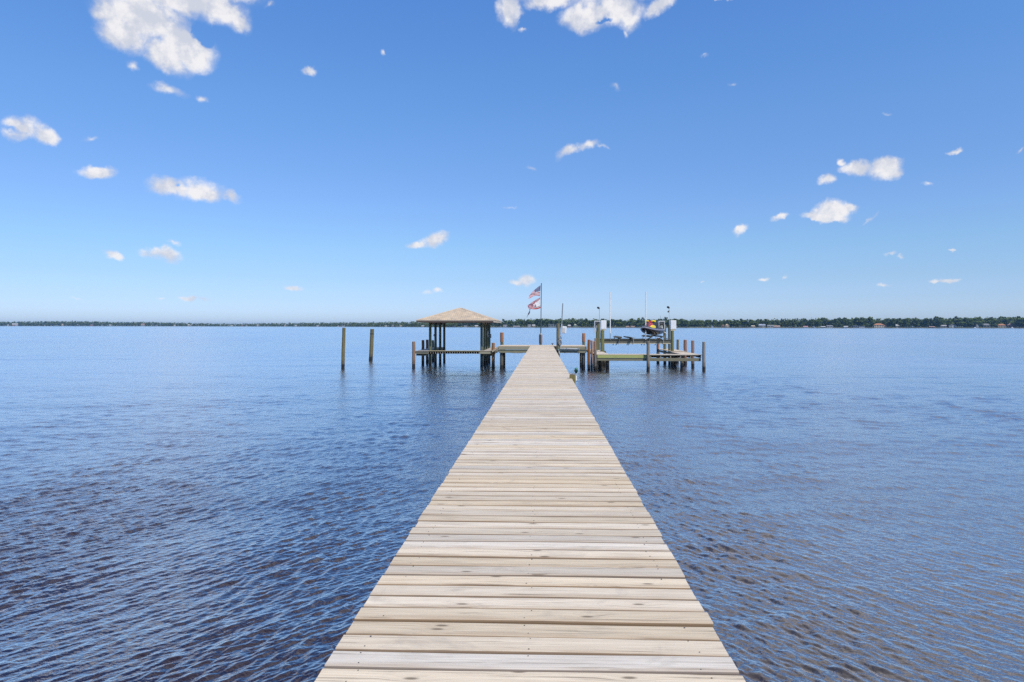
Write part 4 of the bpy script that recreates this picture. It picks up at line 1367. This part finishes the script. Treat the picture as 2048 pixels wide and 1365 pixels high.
g = MB()
prev = None
for px in range(-900, 3001, 20):
    D = interp(SHORE, px)
    row = [polar(px, D) + Vector((0, 0, -.5)), polar(px, D + 3), polar(px, D + 14), polar(px, D + 80), polar(px, D + 500)]
    for k, z in enumerate((-.5, .5, 1.0, 1.8, 2.5)):
        row[k].z = z
    if prev:
        for k in range(4):
            g.face([prev[k], row[k], row[k + 1], prev[k + 1]], .5, 1 if k < 2 else 0)
    prev = row
tag(g.build('shore', [M['ground'], paint('dark_bank', (.075, .068, .045), .95, .4, .3)], smooth=60), kind='structure', label='low grassy far shore of the lake', cat='ground')


def leaf_quad(mb, c, s, rnd):
    n = Vector((random.gauss(.1, .8), random.gauss(-.3, .8), random.gauss(.9, .8))).normalized()
    u = n.orthogonal().normalized()
    u = Matrix.Rotation(random.uniform(0, 6.28), 3, n) @ u
    v = n.cross(u)
    c = Vector(c)
    mb.mesh([c - u * s - v * s * .55 + n * s * .12, c + u * s * .2 - v * s * .75, c + u * s + v * s * .1 + n * s * .15, c + u * s * .1 + v * s * .8, c - u * s * .8 + v * s * .4 - n * s * .1], [(0, 1, 2, 3, 4)], rnd)


def crown(mb, o, w, h, n, kind, dens=1.0):
    """clumps of small leaf faces through an uneven crown; o = base of the crown"""
    lobes = []
    nl = {'broad': 8, 'pine': 7, 'tall': 6}[kind]
    for k in range(nl):
        a = random.uniform(0, 6.28)
        if kind == 'pine':
            zz = .55 + .45 * random.random()
            rr = random.uniform(.1, .32) * w
            lobes.append((Vector((math.cos(a) * rr, math.sin(a) * rr, zz * h)), random.uniform(.13, .22) * w, random.uniform(.07, .12) * h))
        else:
            zz = random.uniform(.22, .9)
            rr = random.uniform(0.05, .36) * w * (1.1 - .7 * max(0, zz - .5))
            lobes.append((Vector((math.cos(a) * rr, math.sin(a) * rr, zz * h)), random.uniform(.16, .28) * w, random.uniform(.10, .20) * h))
    for k in range(n):
        c, rw, rh = random.choice(lobes)
        d = Vector((random.gauss(0, 1), random.gauss(0, 1), random.gauss(0, 1))).normalized() * random.uniform(.55, 1.05)
        q = c + Vector((d.x * rw, d.y * rw, d.z * rh))
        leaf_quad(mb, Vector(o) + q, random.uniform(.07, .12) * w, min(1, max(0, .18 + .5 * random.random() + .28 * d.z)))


variants = []
for k in range(9):
    kind = ['broad', 'broad', 'tall', 'broad', 'pine', 'broad', 'tall', 'broad', 'pine'][k]
    w, h = {'broad': (random.uniform(11, 15), random.uniform(14, 17)), 'tall': (random.uniform(8, 10), random.uniform(17, 19)), 'pine': (random.uniform(7, 10), random.uniform(19, 22))}[kind]
    mb = MB()
    crown(mb, (0, 0, 0), w, h, 330 if kind != 'pine' else 230, kind)
    cm = mb.build('crown', M['needle'] if kind == 'pine' else (M['leaf_light'] if k in (3, 6) else M['leaf']), smooth=0)
    tm = MB()
    tm.tube([(0, 0, -.5), (random.uniform(-.3, .3), 0, h * .4), (random.uniform(-.5, .5), 0, h * .8)], [.42, .32, .12], 7)
    for j in range(4):
        a = random.uniform(0, 6.28)
        z0 = h * random.uniform(.3, .6)
        tm.tube([(0, 0, z0), (math.cos(a) * w * .3, math.sin(a) * w * .3, z0 + h * .2)], [.18, .06], 5)
    tb = tm.build('trunk', M['bark'])
    variants.append((kind, cm.data, tb.data, h, k))
    bpy.data.objects.remove(cm)
    bpy.data.objects.remove(tb)

TREE_LABEL = {'broad': 'rounded dark green tree standing in the far shore treeline', 'tall': 'tall narrow green tree standing in the far shore treeline', 'pine': 'flat-topped pine rising over the far shore treeline'}
TREE_GAPS = [(1380, 1408)]


def add_tree(px, D, hgt, var):
    kind, cm, tb, h, k = var
    q = polar(px, D)
    q.z = 1.2
    lab = TREE_LABEL[kind]
    if k in (3, 6):
        lab = 'pale green ' + ('rounded' if kind == 'broad' else 'narrow') + ' tree standing in the far shore treeline'
    t_ = thing('pine_tree' if kind == 'pine' else 'tree', q, lab, 'tree', 'trees along the far shore')
    s_ = hgt / h
    t_.scale = (s_ * random.uniform(.9, 1.25), s_ * random.uniform(.9, 1.25), s_)
    t_.rotation_euler[2] = random.uniform(0, 6.28)
    for nm, me in (('crown', cm), ('trunk', tb)):
        o = bpy.data.objects.new(nm, me)
        COL.objects.link(o)
        o.parent = t_


# the woods behind and the distant left shore read as one mass
mb = MB()
px = -420.0
while px < 2480:
    D = interp(SHORE, px)
    H_ = interp(TREEH, px)
    left = px < 915
    for row in range(4 if left else 3):
        dd = (12 + row * 22 if left else 75 + row * 26) + random.uniform(-9, 9)
        q = polar(px + random.uniform(-2, 2), D + dd)
        q.z = 1.0
        hh = H_ * random.uniform(.70, 1.0) * (1 if row else (.75 if left else 1))
        w = hh * random.uniform(.75, 1.15)
        crown(mb, q, w, hh, 46, 'broad')
        if row in (1, 2):
            for k in range(16):
                leaf_quad(mb, q + Vector((random.uniform(-.6, .6) * w, random.uniform(-3, 3), random.uniform(0, .34) * hh)), random.uniform(.9, 1.7), random.uniform(0, .45))
    px += 3.6 if left else 5.5
tag(mb.build('woodland', M['wood_mass'], smooth=0), 'continuous dark woods behind the far shore and along its distant left part', 'woods', kind='stuff')

# houses, boathouses and boats of the far shore
HM = {}


def hmat(c):
    if c not in HM:
        HM[c] = paint('house_paint_%d' % len(HM), c, .8, .12, .4)
    return HM[c]


GLASS = paint('window_glass', (.03, .04, .05), .1)


def house(px0, px1, ytop, wall, roof, label, kind='gable', group=None, dd=26, storeys=1, name='house', cat='house'):
    pxc = (px0 + px1) / 2
    if dd > -20:
        TREE_GAPS.append((px0, px1))
    D = interp(SHORE, pxc) + dd
    w = (px1 - px0) * D / F
    c = polar(pxc, D)
    c.z = 1.0
    ztop = CZ - (ytop - (pxc - 1024) * ROLL - PY) * D / F
    h = max(2.5, ztop - 1.0)
    t_ = thing(name, c, label, cat, group)
    ang = math.atan2(c.x, c.y)
    rot = Matrix.Rotation(-ang * .6, 3, 'Z')
    dp = max(5, w * .6)
    hw_ = h * (.62 if kind != 'flat' else .9)

    def T(x, y, z):
        return c + rot @ Vector((x, y, z))
    m = MB()
    m.box(c + Vector((0, 0, hw_ / 2 - .3)), (w, dp, hw_ + .6), rot)
    m.build('wall', hmat(wall), t_)
    m = MB()
    e = .6
    if kind == 'hip':
        a, b = [T(-w / 2 - e, -dp / 2 - e, hw_), T(w / 2 + e, -dp / 2 - e, hw_), T(w / 2 + e, dp / 2 + e, hw_), T(-w / 2 - e, dp / 2 + e, hw_)], None
        r0, r1 = T(-w * .22, 0, h), T(w * .22, 0, h)
        for f in ([a[0], a[1], r1, r0], [a[1], a[2], r1], [a[2], a[3], r0, r1], [a[3], a[0], r0], a[::-1]):
            m.face(f)
    elif kind == 'gable':
        for s_ in (-1, 1):
            m.face([T(-w / 2 - e, s_ * (dp / 2 + e), hw_ - .2), T(w / 2 + e, s_ * (dp / 2 + e), hw_ - .2), T(w / 2 + e, 0, h), T(-w / 2 - e, 0, h)][::s_ * -1])
        for s_ in (-1, 1):
            m.face([T(s_ * w / 2, -dp / 2, hw_), T(s_ * w / 2, dp / 2, hw_), T(s_ * w / 2, 0, h - .1)])
        m.face([T(-w / 2 - e, -(dp / 2 + e), hw_ - .2), T(w / 2 + e, -(dp / 2 + e), hw_ - .2), T(w / 2 + e, dp / 2 + e, hw_ - .2), T(-w / 2 - e, dp / 2 + e, hw_ - .2)][::-1])
    elif kind == 'front':
        for s_ in (-1, 1):
            m.face([T(s_ * (w / 2 + e), -dp / 2 - e, hw_ - .2), T(s_ * (w / 2 + e), dp / 2 + e, hw_ - .2), T(0, dp / 2 + e, h), T(0, -dp / 2 - e, h)][::s_])
        m.face([T(-w / 2, -dp / 2 - .01, hw_ - .05), T(w / 2, -dp / 2 - .01, hw_ - .05), T(0, -dp / 2 - .01, h - .25)])
        m.face([T(-w / 2, dp / 2, hw_ - .05), T(w / 2, dp / 2, hw_ - .05), T(0, dp / 2, h - .25)])
    else:
        m.box(c + Vector((0, 0, hw_ + .2)), (w + 1, dp + 1, .4), rot)
    m.build('roof', hmat(roof), t_, smooth=0)
    n = max(2, int(w / 4))
    for k in range(n):
        for s_ in range(storeys):
            x = -w / 2 + w * (k + .5) / n
            z = hw_ * (s_ + .55) / storeys
            q = MB()
            q.box(T(x, -dp / 2 - .03, z), (w / n * .5, .1, hw_ / storeys * .45), rot)
            q.build('window', GLASS, t_)
    return t_


WHITE, GREY, TAN, ORANGE, PINK, BROWN, PEACH, CREAM = (.48, .47, .44), (.20, .20, .20), (.42, .34, .22), (.40, .17, .08), (.36, .22, .17), (.18, .11, .08), (.50, .37, .24), (.56, .48, .36)
house(1748, 1766, 647.3, CREAM, ORANGE, 'large cream villa with an orange tiled roof on the far right shore', 'hip', storeys=2, dd=20)
house(1764, 1772, 650.8, CREAM, ORANGE, 'low orange-roofed wing right of the large cream villa', 'hip', dd=24)
house(1996, 2009, 648.2, TAN, ORANGE, 'tan two-storey house with an orange roof near the right edge', 'hip', storeys=2, dd=20)
house(2016, 2028, 647.6, BROWN, PINK, 'brown house with a reddish roof at the right edge of the photo', 'hip', storeys=2, dd=30)
house(1899, 1911, 648.6, WHITE, GREY, 'white gabled house with a grey roof on the far right shore', 'front', storeys=2, dd=24)
house(1879, 1891, 650.4, GREY, (.36, .34, .33), 'grey house with a pale roof left of the white gabled house', 'gable', dd=26)
house(1859, 1868, 653.2, BROWN, PINK, 'small boathouse with a rosy roof at the far right waterline', 'gable', dd=-6, name='small_boathouse', cat='boathouse')
house(1952.5, 1956.5, 648.4, WHITE, WHITE, 'narrow tall white house front among the far right trees', 'front', storeys=2, dd=22)
house(1792, 1798, 649.4, WHITE, WHITE, 'white house half hidden by trees right of the villa', 'gable', dd=34)
house(1967, 1978, 647.8, GREY, GREY, 'grey-roofed house set back in trees left of the tan house', 'gable', dd=50)
house(1451, 1458, 648.7, PEACH, (.55, .40, .26), 'peach house on the far shore right of the lift dock', 'hip', storeys=2, dd=22)
house(1444, 1448.5, 649.8, PINK, BROWN, 'pinkish house just left of the peach house', 'hip', dd=26)
house(1422, 1427, 651.2, WHITE, (.55, .60, .66), 'small white gabled boathouse on the far shore right of the lawn', 'front', dd=4, name='small_boathouse', cat='boathouse')
house(1503, 1509, 651.4, TAN, (.5, .42, .3), 'tan cottage among the trees right of the peach house', 'gable', dd=14)
house(1517, 1523, 648.6, GREY, (.33, .36, .42), 'blue-grey roofed house in the trees, left of a similar pair', 'gable', dd=44)
house(1524, 1530, 648.8, WHITE, (.30, .33, .38), 'dark grey roofed house in the trees, right of a similar pair', 'gable', dd=44)
house(1535, 1546, 650.3, WHITE, GREY, 'long white house with a grey roof on the far shore', 'gable', dd=24)
house(1548, 1559, 651.8, PINK, (.52, .36, .28), 'low rosy roofed house beside the long white house', 'gable', dd=10)
house(1607, 1615, 652.6, WHITE, (.52, .30, .27), 'pink-roofed boathouse at the far waterline', 'gable', dd=-4, name='small_boathouse', cat='boathouse')
house(1627, 1630.5, 652.4, WHITE, WHITE, 'tiny white boathouse right of the pink-roofed one', 'front', dd=2, name='small_boathouse', cat='boathouse')
house(1642, 1650, 653.2, GREY, WHITE, 'low grey boathouse with a pale roof at the far waterline', 'gable', dd=-4, name='small_boathouse', cat='boathouse')
house(1654, 1664, 651.0, WHITE, GREY, 'white lake house with a grey roof left of the pier sheds', 'gable', dd=16)
house(1688, 1695, 652.6, WHITE, WHITE, 'white shed at the far waterline left of the villa', 'gable', dd=2, name='shed', cat='shed')
house(1706, 1714, 651.5, GREY, WHITE, 'pale pier house with a white roof left of the villa', 'flat', dd=-4, name='shed', cat='shed')
house(1718, 1728, 652.8, WHITE, (.5, .5, .48), 'low white pier shed nearest left of the villa', 'flat', dd=-4, name='shed', cat='shed')
house(1097, 1112, 649.0, (.20, .22, .2), WHITE, 'white flat-roofed pavilion on the far shore behind the utility piling', 'flat', dd=16, name='pavilion', cat='pavilion')
house(1056, 1062, 649.6, WHITE, GREY, 'white house on the far shore just left of the flagpole', 'gable', dd=20)
house(1065, 1070, 649.6, TAN, WHITE, 'pale tan house on the far shore touching the flagpole', 'gable', dd=24)
house(1136, 1141, 650.0, PINK, WHITE, 'pink and white house on the far shore right of the white utility box', 'gable', dd=22)
house(1148, 1153, 648.6, (.24, .26, .14), (.35, .36, .25), 'olive house on the far shore above the white utility box', 'hip', dd=22)
house(1027, 1039, 652.6, GREY, (.42, .4, .38), 'long grey boathouse on the far shore right of the boathouse roof', 'gable', dd=-2, name='small_boathouse', cat='boathouse')
house(1007, 1014, 650.0, WHITE, GREY, 'white house on the far shore beside the boathouse roof corner', 'gable', dd=20)
house(1252, 1258, 653.0, (.40, .26, .16), (.45, .3, .2), 'low brown shed on the sandy far bank, left of two', 'gable', dd=6, name='shed', cat='shed')
house(1262, 1269, 652.6, (.42, .27, .17), (.42, .28, .19), 'low brown shed on the sandy far bank, right of two', 'gable', dd=6, name='shed', cat='shed')
for k, (a, b, yt, wl_, rf) in enumerate(((15, 20, 648.3, WHITE, WHITE), (25, 29, 647.4, PINK, WHITE), (31, 36, 647.6, WHITE, WHITE), (90, 94, 648.9, CREAM, WHITE), (124, 127, 648.0, WHITE, PEACH), (155, 159, 648.8, CREAM, CREAM), (181, 187, 648.2, PINK, GREY), (219, 223, 649.8, WHITE, WHITE),
                                        (283, 289, 647.8, WHITE, PINK), (310, 315, 650.2, GREY, WHITE), (348, 351, 650.2, WHITE, WHITE), (376, 379, 649.2, CREAM, WHITE), (380.5, 384, 649.0, WHITE, PEACH), (457, 460, 651.0, WHITE, WHITE), (462, 466, 651.2, CREAM, WHITE), (482, 487, 650.5, PINK, PINK), (492, 495, 650.0, WHITE, GREY), (514, 518, 649.8, WHITE, WHITE),
                                        (569, 572, 648.6, CREAM, WHITE), (590.5, 595, 650.8, WHITE, WHITE), (633, 638, 651.6, WHITE, WHITE), (675, 681, 650.8, CREAM, WHITE), (684, 689, 650.6, WHITE, WHITE), (770, 774, 651.8, WHITE, WHITE), (783, 788, 649.6, GREY, WHITE), (800, 804, 651.0, WHITE, CREAM), (843, 848, 651.6, TAN, WHITE), (906, 911, 651.0, GREY, WHITE), (928, 934, 651.6, WHITE, GREY), (950, 956, 651.0, CREAM, WHITE))):
    house(a, b, yt, wl_, rf, 'small pale house on the distant shore left of the flagpole', 'gable' if k % 3 else 'front', 'small houses on the distant left shore', dd=8)


def shore_boat(px, L, dd, label):
    D = interp(SHORE, px) + dd
    c = polar(px, D)
    t_ = thing('boat', c, label, 'boat')
    m = MB()
    secs = [(-.5, .30, .9), (-.3, .36, .75), (.2, .36, .7), (.42, .2, .85), (.5, .02, 1.0)]
    vs, fs = [], []
    for x, w, h in secs:
        vs += [c + Vector((x * L, -w * L * .45, h)), c + Vector((x * L, -w * L * .3, -.1)), c + Vector((x * L, w * L * .3, -.1)), c + Vector((x * L, w * L * .45, h))]
    for i in range(4):
        for k in range(4):
            fs.append((i * 4 + k, (i + 1) * 4 + k, (i + 1) * 4 + (k + 1) % 4, i * 4 + (k + 1) % 4))
    fs += [(0, 1, 2, 3), (19, 18, 17, 16)]
    m.mesh(vs, fs)
    m.build('hull', M['white'], t_)
    MB().box(c + Vector((-.05 * L, 0, 1.5)), (L * .3, L * .2, 1.3), bev=.1).build('cabin', M['white'], t_)


shore_boat(1950.3, 6.5, -26, 'white motorboat on the water before the narrow white house')
shore_boat(2024.5, 6, -12, 'white motorboat moored below the brown house at the right edge')
shore_boat(397, 8, -80, 'tiny white boat on the water off the distant left shore')
mast0 = polar(1321, 1400)
ms = thing('radio_mast', mast0, 'thin radio mast rising above the trees behind the lift', 'mast')
mt = MB()
mt.tube([mast0, mast0 + Vector((0, 0, 26))], [.5, .25], 6).build('tower', M['grey'], ms)

px = 905.0
nt_ = 0
broad = [v for v in variants if v[0] == 'broad']
while px < 2075 and nt_ < 298:
    D = interp(SHORE, px)
    gap = any(a - 2.5 < px < b + 2.5 for a, b in TREE_GAPS)
    H_ = interp(TREEH, px)
    v = random.choice(broad if random.random() < .55 else variants)
    if v[0] == 'pine' and random.random() < .6:
        v = random.choice(broad)
    dd = random.uniform(48, 100) if gap else random.choice((random.uniform(14, 28), random.uniform(30, 60)))
    hh = H_ * random.uniform(.62, .98)
    if v[0] == 'pine':
        dd = random.uniform(60, 110)
        hh = H_ * random.uniform(.98, 1.06)
    add_tree(px, D + dd, hh, v)
    nt_ += 1
    px += random.uniform(2.4, 5.4)

# ------------------------------------------------------------------ hazy air
HAZE = 0.00008
if HAZE > 0:
    hz = MB()
    hz.box((0, 1500, 14), (12000, 9000, 32))
    t = NT('hazy_air')
    pv = t.n('ShaderNodeVolumePrincipled', {'Color': (.30, .60, 1.0, 1), 'Density': HAZE, 'Anisotropy': 0.2})
    t.n('ShaderNodeOutputMaterial', {'Volume': pv.outputs[0]})
    ho = hz.build('haze', t.m, smooth=0)
    tag(ho, kind='stuff', label='thin blue haze over the lake', cat='haze')
